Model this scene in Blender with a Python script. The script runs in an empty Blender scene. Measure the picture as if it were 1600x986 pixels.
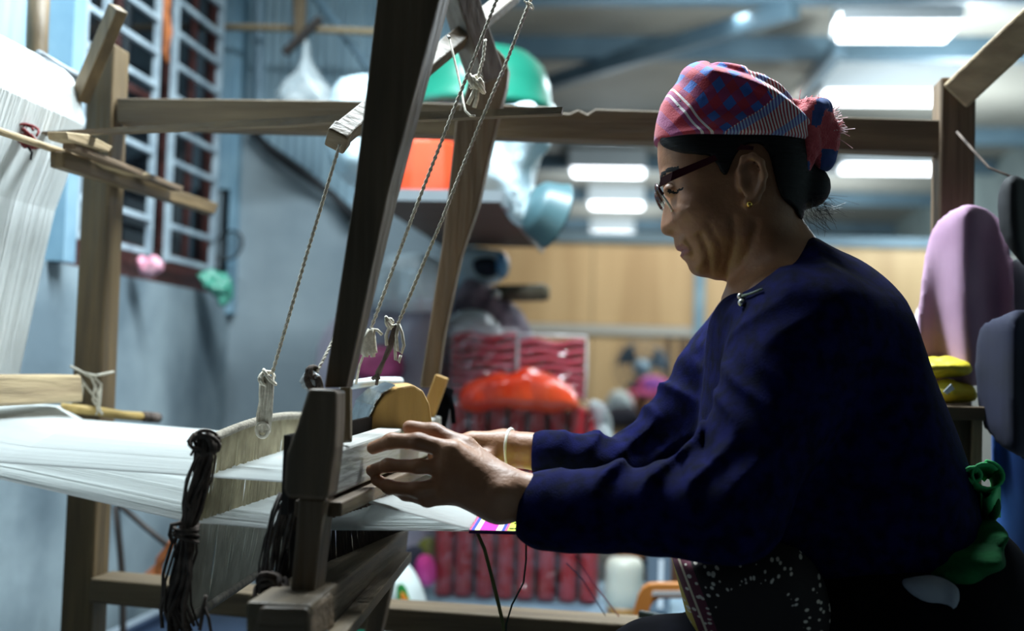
import bpy, bmesh, math, random
import numpy as np
from mathutils import Matrix, Vector
random.seed(4)
rng = np.random.default_rng(4)
SC = bpy.context.scene
COL = SC.collection

# ------------------------------------------------------------------ camera
RAD = math.pi / 180
YAW, PITCH, ROLL, FPX = 6.25, 2.7, 1.7, 2000.0
CAMP = np.array([0.0, 0.0, 0.95])
_R = Matrix.Rotation(YAW*RAD, 3, 'Z') @ Matrix.Rotation((90+PITCH)*RAD, 3, 'X') @ Matrix.Rotation(ROLL*RAD, 3, 'Z')
R = np.array(_R)
cam = bpy.data.cameras.new('camera')
cam.sensor_width = 36
cam.lens = FPX/1600*36
cam.clip_start = .05
cam.dof.use_dof = True
cam.dof.focus_distance = 1.60
cam.dof.aperture_fstop = 2.4
camo = bpy.data.objects.new('camera', cam)
COL.objects.link(camo)
camo.matrix_world = Matrix.Translation(CAMP) @ _R.to_4x4()
SC.camera = camo

# ------------------------------------------------------------------ world, exposure, lights
w = bpy.data.worlds.new('world'); SC.world = w
w.use_nodes = True
w.node_tree.nodes['Background'].inputs[0].default_value = (.55, .75, 1, 1)
w.node_tree.nodes['Background'].inputs[1].default_value = .010
SC.view_settings.view_transform = 'Standard'
SC.view_settings.look = 'None'
SC.view_settings.exposure = 0.0
SC.view_settings.gamma = 1

def area(name, loc, target, sx, sy, power, col):
    l = bpy.data.lights.new(name, 'AREA')
    l.shape = 'RECTANGLE'; l.size = sx; l.size_y = sy
    l.energy = power; l.color = col
    o = bpy.data.objects.new(name, l); COL.objects.link(o)
    o.location = loc
    o.rotation_euler = (Vector(target)-Vector(loc)).to_track_quat('-Z', 'Y').to_euler()
    return o
COOL = (.80, .93, 1.0)
# ceiling tubes of the workshop, all over the room behind and above the loom
area('ceiling_tube_light_loom', (-.30, 2.18, 2.42), (-.22, 1.78, .9), 1.2, .25, 132, COOL)
area('ceiling_tube_light_left', (-.75, 2.95, 2.42), (-.95, 2.9, .9), .7, .10, 4, COOL)
area('ceiling_tube_light_back', (.9, 5.2, 2.42), (.9, 5.2, 0), 1.2, .2, 30, COOL)
def fill_point(loc, power, col=COOL):  # point lights without fixtures, added to brighten the ceiling and back room
    l = bpy.data.lights.new('added_fill_light', 'POINT'); l.energy = power; l.color = col; l.shadow_soft_size = .12
    o = bpy.data.objects.new('added_fill_light', l); COL.objects.link(o); o.location = loc
for b_ in ((1.3, 5.6, 2.05), (1.6, 6.9, 2.05), (-.3, 9.6, 1.95), (-.3, 11.8, 1.95), (1.3, 10.0, 1.95), (.3, 4.4, 2.1)): fill_point(b_, 30)
area('ceiling_tube_light_far', (0, 6.6, 2.42), (0, 6.6, 0), 1.2, .2, 22, (1, .93, .82))

# ------------------------------------------------------------------ pixel -> point helpers
def ray(px, py):
    return R @ np.array([(px-800)/FPX, -(py-493)/FPX, -1.0])
def P(px, py, Y):
    d = ray(px, py); return CAMP + d*(Y/d[1])
def PX(px, py, X):
    d = ray(px, py); return CAMP + d*(X/d[0])
def PZ(px, py, z):
    d = ray(px, py); return CAMP + d*((z-CAMP[2])/d[2])
def V(*a): return np.array(a, float)
def unit(v): return v/np.linalg.norm(v)

# ------------------------------------------------------------------ materials
def lin(c):
    if isinstance(c, str):
        c = [int(c[i:i+2], 16)/255 for i in (0, 2, 4)]
        c = [x/12.92 if x <= .04045 else ((x+.055)/1.055)**2.4 for x in c]
    return (c[0], c[1], c[2], 1)
MATS = {}
def mat(name, c1, c2=None, rough=.6, scale=6.0, stretch=(1, 1, 1), bump=0.0, bscale=None, metal=0.0,
        alpha=1.0, coat=0.0, sheen=0.0, emit=None, estr=0.0, spec=.5, detail=4, lo=.35, hi=.65, trans=0.0, sss=0.0):
    if name in MATS: return MATS[name]
    m = bpy.data.materials.new(name); m.use_nodes = True
    nt = m.node_tree; N = nt.nodes; L = nt.links
    b = N['Principled BSDF']
    b.inputs['Roughness'].default_value = rough
    b.inputs['Metallic'].default_value = metal
    b.inputs['Specular IOR Level'].default_value = spec
    b.inputs['Base Color'].default_value = lin(c1)
    b.inputs['Alpha'].default_value = alpha
    b.inputs['Coat Weight'].default_value = coat
    b.inputs['Coat Roughness'].default_value = .12
    b.inputs['Sheen Weight'].default_value = sheen
    b.inputs['Transmission Weight'].default_value = trans
    if sss:
        b.inputs['Subsurface Weight'].default_value = sss
        b.inputs['Subsurface Radius'].default_value = (.01, .004, .002)
        b.inputs['Subsurface Scale'].default_value = .5
    tc = N.new('ShaderNodeTexCoord'); mp = N.new('ShaderNodeMapping')
    L.new(tc.outputs['Object'], mp.inputs['Vector'])
    mp.inputs['Scale'].default_value = stretch
    if c2 is not None:
        n = N.new('ShaderNodeTexNoise'); n.inputs['Scale'].default_value = scale; n.inputs['Detail'].default_value = detail
        L.new(mp.outputs[0], n.inputs['Vector'])
        r = N.new('ShaderNodeValToRGB')
        r.color_ramp.elements[0].position = lo; r.color_ramp.elements[0].color = lin(c1)
        r.color_ramp.elements[1].position = hi; r.color_ramp.elements[1].color = lin(c2)
        L.new(n.outputs['Fac'], r.inputs['Fac']); L.new(r.outputs['Color'], b.inputs['Base Color'])
    if bump:
        n2 = N.new('ShaderNodeTexNoise'); n2.inputs['Scale'].default_value = bscale or scale*3; n2.inputs['Detail'].default_value = 5
        L.new(mp.outputs[0], n2.inputs['Vector'])
        bp = N.new('ShaderNodeBump'); bp.inputs['Strength'].default_value = bump; bp.inputs['Distance'].default_value = .01
        L.new(n2.outputs['Fac'], bp.inputs['Height']); L.new(bp.outputs[0], b.inputs['Normal'])
    if emit:
        b.inputs['Emission Color'].default_value = lin(emit); b.inputs['Emission Strength'].default_value = estr
    MATS[name] = m
    return m
AX = {'x': (2.5, 30, 30), 'y': (30, 2.5, 30), 'z': (30, 30, 2.5)}
def wood(name, c1, c2, ax, rough=.6):
    return mat('%s_%s' % (name, ax), c1, c2, rough=rough, scale=1.6, stretch=AX[ax], bump=.35, bscale=3, detail=7, lo=.3, hi=.7)
def oldwood(ax): return wood('old_loom_wood', '4d3e2c', '726046', ax)
def darkwood(ax): return wood('dark_loom_wood', '50412f', '745d46', ax)
def palewood(ax): return wood('pale_wood', '8a7558', 'b09a76', ax)
def midwood(ax): return wood('brown_loom_wood', '493a25', '705b3c', ax)
CONC = mat('grey_concrete', '62727b', 'a9b8bd', rough=.9, scale=3.0, bump=.25, bscale=14, lo=.38, hi=.80, detail=6)
CONC2 = mat('grey_render', '74828a', '9aa6ab', rough=.9, scale=4, bump=.25, bscale=12, lo=.25, hi=.75)
FLOOR = mat('cement_floor', '5a646a', '77828a', rough=.55, scale=3, bump=.1)
IRON = mat('pale_painted_iron', 'a9b8c0', '8796a0', rough=.5, scale=20)
REDW = wood('red_brown_paint', '3a1a18', '54261f', 'y')
GLASS = mat('dark_pane', '0a0f14', rough=.08, spec=.6)
BLUEP = mat('light_blue_paint', '6d8fa2', '83a3b3', rough=.5, scale=8)
SHEET = mat('corrugated_steel', '7d97a5', '95adb8', rough=.45, scale=3, stretch=(8, 8, 1))
STEELB = mat('blue_grey_steel', '566f7e', '6b8593', rough=.5, scale=4)
CEIL = mat('beige_ceiling_sheet', '9a958a', 'aaa59a', rough=.7, scale=2)
PLY = mat('plywood', 'b4966c', 'c9ac80', rough=.45, scale=1.1, stretch=(6, 6, .8), detail=8)
PLYT = mat('plywood_edge', '9a9892', rough=.6)
WHITE = mat('white_cotton', 'd9dcda', 'eceeec', rough=.85, scale=40)
THREAD = mat('white_thread', 'dfe2e0', rough=.9)
STRING = mat('cotton_string', 'b9b09f', 'd8d0c0', rough=.9, scale=200)
HEDSTR = mat('beige_heddle_string', '958a72', 'b3a88c', rough=.9, scale=30)
DARKYARN = mat('dark_brown_yarn', '382e29', '6b5d54', rough=.95, scale=60)
NAVY = mat('navy_cotton', '05071f', '0b0e3d', rough=.9, scale=60, bump=.15, bscale=500, spec=.06)
BLACKC = mat('black_cotton', '050508', '0a0a10', rough=.95, scale=30, spec=.05)
SKIN = mat('brown_skin', '9a6c4c', '85593d', rough=.5, scale=25, bump=.12, bscale=120, sss=.08)
LIP = mat('lip_skin', '7f4740', rough=.45)
HAIR = mat('black_hair', '070607', '100f11', rough=.6, scale=3, stretch=(6, 6, 60), bump=.25, bscale=4, spec=.2)
GREEN = mat('green_satin_cloth', '083d1e', '0d5429', rough=.85, scale=20, bump=.2, bscale=200, spec=.1)
GOLD = mat('gold_metal', 'd8b25a', rough=.25, metal=1)
SILVER = mat('silver_metal', 'c8c6c0', rough=.3, metal=1)
REDC = mat('red_cloth', 'a82f36', 'bd4146', rough=.75, scale=12)
def film_material():
    m = bpy.data.materials.new('clear_plastic_film'); m.use_nodes = True; nt = m.node_tree; N = nt.nodes; L = nt.links
    for n in list(N):
        if n.type == 'BSDF_PRINCIPLED': N.remove(n)
    t = N.new('ShaderNodeBsdfTransparent'); g = N.new('ShaderNodeBsdfGlossy'); g.inputs['Roughness'].default_value = .16
    mx = N.new('ShaderNodeMixShader'); mx.inputs[0].default_value = .11
    tc = N.new('ShaderNodeTexCoord'); no = N.new('ShaderNodeTexNoise'); no.inputs['Scale'].default_value = 17; no.inputs['Detail'].default_value = 3
    bp = N.new('ShaderNodeBump'); bp.inputs['Strength'].default_value = 1; bp.inputs['Distance'].default_value = .03
    L.new(tc.outputs['Object'], no.inputs['Vector']); L.new(no.outputs[0], bp.inputs['Height']); L.new(bp.outputs[0], g.inputs['Normal'])
    L.new(t.outputs[0], mx.inputs[1]); L.new(g.outputs[0], mx.inputs[2]); L.new(mx.outputs[0], N['Material Output'].inputs[0])
    return m
FILM = film_material()

# ------------------------------------------------------------------ mesh building
class MB:
    def __init__(s): s.v = []; s.f = []; s.m = []
    def add(s, verts, faces, mi=0):
        o = len(s.v); s.v += [tuple(map(float, p)) for p in verts]
        s.f += [tuple(i+o for i in f) for f in faces]; s.m += [mi]*len(faces); return s
    def box(s, lo, hi):
        x0, y0, z0 = lo; x1, y1, z1 = hi
        return s.add([(x0, y0, z0), (x1, y0, z0), (x1, y1, z0), (x0, y1, z0), (x0, y0, z1), (x1, y0, z1), (x1, y1, z1), (x0, y1, z1)],
                     [(0, 3, 2, 1), (4, 5, 6, 7), (0, 1, 5, 4), (1, 2, 6, 5), (2, 3, 7, 6), (3, 0, 4, 7)])
    def prism(s, pts, ext):
        pts = [np.array(p, float) for p in pts]; ext = np.array(ext, float); n = len(pts)
        return s.loft(pts, [p+ext for p in pts])
    def loft(s, a, b):
        n = len(a)
        return s.add(list(a)+list(b), [tuple(range(n)), tuple(range(2*n-1, n-1, -1))] + [(i, i+n, (i+1) % n+n, (i+1) % n) for i in range(n)])
    def bar(s, a, b, w, d, side=(0, 1, 0), w2=None, d2=None):
        a = np.array(a, float); b = np.array(b, float); t = unit(b-a); u = np.array(side, float); u = unit(u-t*(u@t)); v = np.cross(t, u)
        w2 = w if w2 is None else w2; d2 = d if d2 is None else d2
        q = [(-1, -1), (1, -1), (1, 1), (-1, 1)]
        return s.loft([a+u*i*w/2+v*j*d/2 for i, j in q], [b+u*i*w2/2+v*j*d2/2 for i, j in q])
    def tube(s, pts, r, n=6, cap=True, closed=False):
        pts = np.array(pts, float); k = len(pts)
        rr = np.full(k, r) if np.isscalar(r) else np.array(r, float)
        T = np.gradient(pts, axis=0) if not closed else np.roll(pts, -1, 0)-np.roll(pts, 1, 0)
        T /= np.maximum(np.linalg.norm(T, axis=1), 1e-9)[:, None]
        ref = V(0, 0, 1) if abs(T[0][2]) < .8 else V(0, 1, 0)
        u = unit(np.cross(T[0], ref)); vs = []
        for i in range(k):
            u = u-T[i]*(u@T[i]); u = unit(u); vv = np.cross(T[i], u)
            for j in range(n):
                a = 2*math.pi*j/n; vs.append(pts[i]+rr[i]*(math.cos(a)*u+math.sin(a)*vv))
        fs = []
        for i in range(k if closed else k-1):
            i2 = (i+1) % k
            for j in range(n): fs.append((i*n+j, i*n+(j+1) % n, i2*n+(j+1) % n, i2*n+j))
        if cap and not closed: fs += [tuple(range(n-1, -1, -1)), tuple((k-1)*n+j for j in range(n))]
        return s.add(vs, fs)
    def lathe(s, prof, c, n=28, sx=1, sy=1):
        vs = [(c[0]+r*math.cos(2*math.pi*j/n)*sx, c[1]+r*math.sin(2*math.pi*j/n)*sy, c[2]+z) for r, z in prof for j in range(n)]
        fs = [(i*n+j, i*n+(j+1) % n, (i+1)*n+(j+1) % n, (i+1)*n+j) for i in range(len(prof)-1) for j in range(n)]
        return s.add(vs, fs)
    def grid(s, fn, nu, nv):
        vs = [fn(i/(nu-1), j/(nv-1)) for i in range(nu) for j in range(nv)]
        return s.add(vs, [(i*nv+j, (i+1)*nv+j, (i+1)*nv+j+1, i*nv+j+1) for i in range(nu-1) for j in range(nv-1)])
    def sphere(s, c, r, n=14):
        r = np.array([r]*3 if np.isscalar(r) else r); m = n//2+1
        vs = [np.array(c)+r*V(math.sin(math.pi*i/m)*math.cos(2*math.pi*j/n), math.sin(math.pi*i/m)*math.sin(2*math.pi*j/n), math.cos(math.pi*i/m)) for i in range(1, m) for j in range(n)]
        k = len(vs); vs += [np.array(c)+V(0, 0, r[2]), np.array(c)-V(0, 0, r[2])]
        fs = [((i)*n+j, (i+1)*n+j, (i+1)*n+(j+1) % n, i*n+(j+1) % n) for i in range(m-2) for j in range(n)]
        fs += [(k, j, (j+1) % n) for j in range(n)] + [(k+1, (m-2)*n+(j+1) % n, (m-2)*n+j) for j in range(n)]
        return s.add(vs, fs)

def wloc(p):
    l = V(0, 0, 0)
    while p is not None: l = l+np.array(p.location); p = p.parent
    return l
def link(o, parent):
    COL.objects.link(o)
    if parent is not None: o.parent = parent
    return o
def obj(name, mb, m, parent=None, smooth=False, bevel=0, loc=None, slots=None, label=None):
    me = bpy.data.meshes.new(name)
    base = wloc(parent)
    vs = np.array(mb.v, float)
    if parent is None:
        if loc is None: loc = (vs.min(0)+vs.max(0))/2; loc[2] = vs[:, 2].min()
        base = np.array(loc, float)
    me.from_pydata((vs-base).tolist(), [], mb.f); me.update()
    bm = bmesh.new(); bm.from_mesh(me); bmesh.ops.recalc_face_normals(bm, faces=bm.faces)
    if bevel:
        es = [e for e in bm.edges if len(e.link_faces) == 2 and e.calc_face_angle(0) > .5]
        bmesh.ops.bevel(bm, geom=es, offset=bevel, segments=2, affect='EDGES', profile=.5, clamp_overlap=True)
    bm.to_mesh(me); bm.free()
    if smooth: me.polygons.foreach_set('use_smooth', [True]*len(me.polygons))
    for q in (slots or [m]): me.materials.append(q)
    o = bpy.data.objects.new(name, me)
    if parent is None: o.location = base
    if label: o['label'] = label
    return link(o, parent)
def tag(o, label, cat, group=None, kind=None):
    o['label'] = label; o['category'] = cat
    if group: o['group'] = group
    if kind: o['kind'] = kind
    return o
def thing(name, label, cat, loc, group=None):
    o = bpy.data.objects.new(name, None); o.empty_display_size = .05
    o.location = [float(x) for x in loc]; COL.objects.link(o)
    return tag(o, label, cat, group)
def struct(o): o['kind'] = 'structure'; return o
def stuff(o): o['kind'] = 'stuff'; return o
def slabpts(pxs, Y): return [P(x, y, Y) for x, y in pxs]
def slab(pxs, Y, depth, mb=None):
    return (mb or MB()).prism(slabpts(pxs, Y), (0, depth, 0))

# ------------------------------------------------------------------ implicit surfaces
def sn(p, f, seed, n=6):
    r = np.random.default_rng(seed); s = 0
    for i in range(n):
        d = r.normal(size=3); d /= np.linalg.norm(d); fr = f*r.uniform(.6, 1.5)
        s = s+np.sin((p@(d*fr)).astype(np.float32)+r.uniform(0, 6.28))
    return s/n
def cap(p, a, b, ra, rb):
    a = np.asarray(a); ba = np.asarray(b)-a; pa = p-a
    t = np.clip((pa@ba)/max(ba@ba, 1e-9), 0, 1)
    return np.linalg.norm(pa-t[:, None]*ba, axis=1)-(ra+(rb-ra)*t)
def chain(p, pts, rs, k=.004):
    d = None
    for i in range(len(pts)-1):
        e = cap(p, pts[i], pts[i+1], rs[i], rs[i+1])
        d = e if d is None else smin(d, e, k)
    return d
def ell(p, c, r, rot=None):
    q = p-np.asarray(c)
    if rot is not None: q = q@np.array(rot)
    r = np.asarray(r); k0 = np.linalg.norm(q/r, axis=1); k1 = np.linalg.norm(q/(r*r), axis=1)
    return k0*(k0-1)/np.maximum(k1, 1e-6)
def smin(a, b, k):
    h = np.maximum(k-np.abs(a-b), 0)/k
    return np.minimum(a, b)-h*h*k*.25
def smax(a, b, k): return -smin(-a, -b, k)
def seg2(q, a, b):
    ba = b-a; pa = q-a; t = np.clip((pa@ba)/max(ba@ba, 1e-12), 0, 1)
    return np.linalg.norm(pa-t[:, None]*ba, axis=1)
class Poly2:
    """signed distance to a closed outline in the plane (x,z), sampled on a lookup table"""
    def __init__(s, pts, smooth=1, pad=.12, h=.0025):
        pts = np.array(pts, float)
        for _ in range(smooth):
            n = np.roll(pts, -1, 0); pts = np.stack([.75*pts+.25*n, .25*pts+.75*n], 1).reshape(-1, 2)
        lo = pts.min(0)-pad; hi = pts.max(0)+pad; s.lo = lo; s.h = h
        nx, nz = np.ceil((hi-lo)/h).astype(int)+1
        g = np.stack(np.meshgrid(lo[0]+h*np.arange(nx), lo[1]+h*np.arange(nz), indexing='ij'), -1).reshape(-1, 2)
        d = np.full(len(g), 9.); ins = np.zeros(len(g), bool)
        for a, b in zip(pts, np.roll(pts, -1, 0)):
            d = np.minimum(d, seg2(g, a, b))
            c = ((a[1] > g[:, 1]) != (b[1] > g[:, 1]))
            if abs(b[1]-a[1]) > 1e-12: ins ^= c & (g[:, 0] < (b[0]-a[0])*(g[:, 1]-a[1])/(b[1]-a[1])+a[0])
        s.t = np.where(ins, -d, d).reshape(nx, nz)
    def __call__(s, x, z):
        u = np.clip((x-s.lo[0])/s.h, 0, s.t.shape[0]-1.001); v = np.clip((z-s.lo[1])/s.h, 0, s.t.shape[1]-1.001)
        i = u.astype(int); j = v.astype(int); fu = u-i; fv = v-j; t = s.t
        return (t[i, j]*(1-fu)+t[i+1, j]*fu)*(1-fv)+(t[i, j+1]*(1-fu)+t[i+1, j+1]*fu)*fv
def inflate(p, poly, y0, W, Rr, pw=2.0):
    d = poly(p[:, 0], p[:, 2]); e = np.maximum(1+d/Rr, 0)
    y = np.abs((p[:, 1]-y0)/W)
    return ((y**pw+e**pw)**(1/pw)-1)*np.minimum(np.min(W), Rr)
def outline(pxs, Y):
    a = np.array([P(x, y, Y) for x, y in pxs]); return a[:, [0, 2]]

def sdf_mesh(fn, lo, hi, h, B=12):
    lo = np.array(lo, float); hi = np.array(hi, float)
    nb = np.ceil((hi-lo)/h/B).astype(int); n = nb*B
    bi = np.stack(np.meshgrid(*[np.arange(k) for k in nb], indexing='ij'), -1).reshape(-1, 3)
    cen = lo+(bi*B+B/2)*h
    fc = fn(cen)
    act = np.abs(fc) < 1.15*h*B*.87+.006
    vol = np.repeat(np.repeat(np.repeat(fc.reshape(nb).astype(np.float32), B, 0), B, 1), B, 2)
    off = np.stack(np.meshgrid(*[np.arange(B)]*3, indexing='ij'), -1).reshape(-1, 3)
    ab = bi[act]
    for k in range(0, len(ab), 300):
        idx = (ab[k:k+300, None, :]*B+off[None]).reshape(-1, 3)
        vol[idx[:, 0], idx[:, 1], idx[:, 2]] = fn(lo+(idx+.5)*h)
    # pad with outside
    vol = np.pad(vol, 1, constant_values=1.0); lo = lo-h*.5
    s = vol < 0
    mix = np.zeros(np.array(vol.shape)-1, np.uint8)
    sh = [(a, b, c) for a in (0, 1) for b in (0, 1) for c in (0, 1)]
    sl = lambda A, t: A[tuple(slice(k, A.shape[i]-1+k) for i, k in enumerate(t))]
    for t in sh: mix += sl(s, t)
    cells = np.argwhere((mix > 0) & (mix < 8))
    vid = np.full(mix.shape, -1, np.int32); vid[tuple(cells.T)] = np.arange(len(cells))
    acc = np.zeros((len(cells), 3)); cnt = np.zeros(len(cells))
    for a in sh:
        for ax in range(3):
            if a[ax]: continue
            b = list(a); b[ax] = 1
            va = vol[tuple((cells+a).T)]; vb = vol[tuple((cells+b).T)]
            c = (va < 0) != (vb < 0)
            t = np.where(c, va/np.where(c, va-vb, 1), 0)
            pos = np.tile(np.array(a, float), (len(cells), 1)); pos[:, ax] += t
            acc[c] += pos[c]; cnt[c] += 1
    verts = lo+h*(cells+acc/cnt[:, None])
    quads = []
    for ax in range(3):
        o1, o2 = [(1, 2), (2, 0), (0, 1)][ax]
        A = s[tuple(slice(0, -1) if i == ax else slice(None) for i in range(3))]
        Bm = s[tuple(slice(1, None) if i == ax else slice(None) for i in range(3))]
        e = np.argwhere(A != Bm)
        fl = A[tuple(e.T)]
        d1 = np.zeros(3, int); d1[o1] = 1; d2 = np.zeros(3, int); d2[o2] = 1
        q = np.stack([vid[tuple((e-d1-d2).T)], vid[tuple((e-d2).T)], vid[tuple(e.T)], vid[tuple((e-d1).T)]], 1)
        q[~fl] = q[~fl][:, ::-1]
        quads.append(q)
    return verts, np.concatenate(quads)
def sobj(name, vq, m, parent=None, loc=None, slots=None, pick=None, label=None):
    vs, q = vq
    base = wloc(parent)
    if parent is None:
        if loc is None: loc = (vs.min(0)+vs.max(0))/2; loc[2] = vs[:, 2].min()
        base = np.array(loc, float)
    me = bpy.data.meshes.new(name)
    me.vertices.add(len(vs)); me.vertices.foreach_set('co', (vs-base).astype(np.float32).ravel())
    me.loops.add(q.size); me.loops.foreach_set('vertex_index', q.ravel().astype(np.int32))
    me.polygons.add(len(q)); me.polygons.foreach_set('loop_start', np.arange(0, q.size, 4, dtype=np.int32))
    me.polygons.foreach_set('loop_total', np.full(len(q), 4, np.int32))
    me.polygons.foreach_set('use_smooth', np.ones(len(q), bool))
    for k in (slots or [m]): me.materials.append(k)
    if pick is not None: me.polygons.foreach_set('material_index', pick(vs[q].mean(1)).astype(np.int32))
    me.update(calc_edges=True); me.validate()
    o = bpy.data.objects.new(name, me)
    if parent is None: o.location = base
    if label: o['label'] = label
    return link(o, parent)
def blob(pxs, Y, W, Rr, noise=.006, f=60, seed=1, h=.008, fold=0.0, pw=2.0):
    """a soft lumpy object from its outline; W half depth"""
    po = Poly2(outline(pxs, Y), 1, h=.004); o = outline(pxs, Y); lo = o.min(0)-.04; hi = o.max(0)+.04
    def fn(p):
        d = inflate(p, po, Y, W, Rr, pw)+noise*sn(p, f, seed)
        if fold: d = d+fold*(1-2*np.abs(sn(p*V(1, 1, .35), f*1.7, seed+9)))
        return d
    return sdf_mesh(fn, (lo[0], Y-W-.04, lo[1]), (hi[0], Y+W+.04, hi[1]), h)

# ================================================================== setting
ZC = 2.52
XL = -1.22
struct(obj('floor', MB().box((-1.4, -.6, -.1), (2.6, 14.2, 0)), FLOOR))
ceil = struct(obj('ceiling', MB().box((-1.4, -.6, ZC), (2.6, 14.2, ZC+.08)), CEIL))
# purlins under the ceiling
for y0 in (4.98, 5.85, 7.9, 9.0, 10.6, 12.6):
    obj('purlin', MB().box((-1.3, y0-.04, ZC-.10), (2.5, y0+.04, ZC-.002)), STEELB, ceil)
zb = ZC-.13
obj('brace', MB().bar(PZ(852, 131, zb), PZ(1242, 14, zb), .07, .05, (0, 0, 1)), STEELB, ceil)
obj('brace', MB().bar(PZ(1248, 150, zb), PZ(1312, 74, zb), .07, .05, (0, 0, 1)), STEELB, ceil)
struct(obj('wall_right', MB().box((2.3, -.6, 0), (2.4, 14.2, ZC)), mat('grey_green_wall', '7c8a88', '8f9c99', rough=.8, scale=3)))
struct(obj('wall_rear', MB().box((-1.3, 14.1, 0), (2.4, 14.2, ZC)), mat('rear_wall_paint', 'aab4b8', rough=.7)))

# left wall with its window opening (low concrete wall, window above)
def zwall(px, py): return PX(px, py, XL)[2]
ysill0, ysill1 = PX(92, 405, XL)[1], PX(352, 466, XL)[1]
zs = (zwall(92, 405)+zwall(350, 466))/2
zt = 2.30
wl = MB()
wl.box((XL-.12, -.6, 0), (XL, 3.75, zs))
wl.box((XL-.12, ysill1, zs), (XL, 3.75, ZC))
wl.box((XL-.12, -.6, zt), (XL, 3.75, ZC))
struct(obj('wall_left', wl, CONC))
# blue steel post and corrugated panel left of the window
wlp = struct(obj('trim_1', MB().box((XL-.1, PX(78, 300, XL)[1], zs), (XL+.035, PX(97, 300, XL)[1], ZC)), BLUEP))
def corr(a, b, z0, z1, amp, per, mb):
    a = np.array(a, float); b = np.array(b, float); Ln = np.linalg.norm(b-a); t = (b-a)/Ln; nrm = V(t[1], -t[0], 0); n = int(Ln/per*6)
    return mb.grid(lambda u, v: a+t*u*Ln+nrm*amp*math.sin(u*Ln/per*2*math.pi)+V(0, 0, z0+(z1-z0)*v), n, 2)
obj('corrugated_sheet', corr((XL-.05, 1.2, 0), (XL-.05, PX(78, 300, XL)[1], 0), zs, ZC, .006, .05, MB()), SHEET, wlp)
struct(obj('trim_2', MB().box((XL-.02, ysill1, zs-.05), (XL+.02, ysill1+.10, ZC)), BLUEP))
# window
win = struct(obj('window_1', MB().box((XL-.075, ysill0, zs), (XL-.055, ysill1, zt)), GLASS))
def wall_y(px, py=300): return PX(px, py, XL-.05)[1]
for (a, b, c, d) in ((ysill0, ysill0+.06, zs, zt), (ysill1-.06, ysill1, zs, zt), (wall_y(256)-.018, wall_y(256)+.018, zs, zt)):
    obj('window_stile', MB().box((XL-.055, a, c), (XL-.035, b, d)), REDW, win)
obj('window_rail', MB().box((XL-.055, ysill0, zs), (XL-.025, ysill1, zs+.085)), REDW, win)
ym = wall_y(256)
for k, (a, b) in enumerate(((ysill0+.06, ym-.04), (ym+.03, ysill1-.06))):
    for q in (.5,):
        y = a+(b-a)*q
        obj('shutter_stile', MB().box((XL-.055, y-.014, zs+.08), (XL-.045, y+.014, zt)), REDW, win)
    for z in (1.62,):
        obj('glazing_bar', MB().box((XL-.055, a, z-.010), (XL-.046, b, z+.010)), REDW, win)
    obj('pane', MB().box((XL-.056, a, zs+.08), (XL-.052, b, zt)), GLASS, win)
xg = XL+.01
z0b = PX(338, 422, xg)[2]; dzb = PX(338, 376, xg)[2]-z0b
zbars = [z0b+i*dzb for i in range(14)]
yA0, yA1, yB0, yB1 = PX(124, 200, xg)[1], PX(240, 200, xg)[1], PX(266, 250, xg)[1], PX(337, 250, xg)[1]
for ya, yb in ((yA0, yA1), (yB0, yB1)):
    for y in (ya, yb) + (((ya*.73+yb*.27),) if ya == yA0 else ()):
        obj('grille_bar', MB().box((xg-.007, y-.0075, z0b-.01), (xg+.007, y+.0075, zt)), IRON, win)
    for z in zbars:
        if z < zt: obj('grille_bar', MB().box((xg-.006, ya, z-.0065), (xg+.006, yb, z+.0065)), IRON, win)

# back wall of the loom corner: rendered concrete below, corrugated sheet above
YB = 3.6
wb = struct(obj('wall_back', slab([(330, 760), (340, 205), (392, 205), (545, 335), (560, 300), (735, 300), (735, 1300), (330, 1300)], YB, .12), CONC2))
xa, xb = P(340, 100, YB)[0], P(728, 100, YB)[0]
obj('corrugated_sheet', corr((xa, YB+.03, 0), (xb, YB+.03, 0), P(400, 345, YB)[2], ZC, .006, .026, MB()), SHEET, wb)
obj('corner_post', MB().box((xa-.03, YB-.05, P(400, 300, YB)[2]), (xa+.07, YB+.02, ZC)), BLUEP, wb)
obj('pipe', MB().tube([P(405, 195, 3.52), P(405, 60, 3.52), P(405, -40, 3.52)], .016, 8), STEELB, wb)
# plywood partition at the back of the room
YP = 7.5
wp = struct(obj('wall_partition', MB().box((-1.25, YP+.03, 0), (2.3, YP+.10, 1.78)), PLYT))
pp = P(1085, 450, YP)[0]
zr = P(900, 514, YP)[2]
for i, (a, b) in enumerate(((-1.22, P(925, 450, YP)[0]), (P(925, 450, YP)[0]+.006, pp), (pp+.06, P(1262, 450, YP)[0]), (P(1262, 450, YP)[0]+.006, P(1455, 450, YP)[0]))):
    obj('panel', MB().box((a, YP, zr+.03), (b, YP+.03, 1.77)), PLY, wp)
    obj('panel', MB().box((a, YP, .05), (b, YP+.03, zr-.03)), PLY, wp)
obj('rail', MB().box((-1.22, YP-.02, zr-.025), (pp+.05, YP+.03, zr+.025)), mat('pale_rail', 'b5b6b0', rough=.5), wp)
obj('upright', MB().box((pp, YP-.03, 0), (pp+.06, YP+.03, 1.8)), BLUEP, wp)
obj('top_rail', MB().box((-1.22, YP-.03, 1.75), (2.3, YP+.11, 1.80)), STEELB, wp)
for a, b in ((1040, 1050), (1060, 1074), (1079, 1090)):
    obj('slot_board', MB().box((P(a, 550, YP)[0], YP-.025, .3), (P(b, 550, YP)[0], YP-.001, zr-.04)), darkwood('z'), wp)

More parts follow.
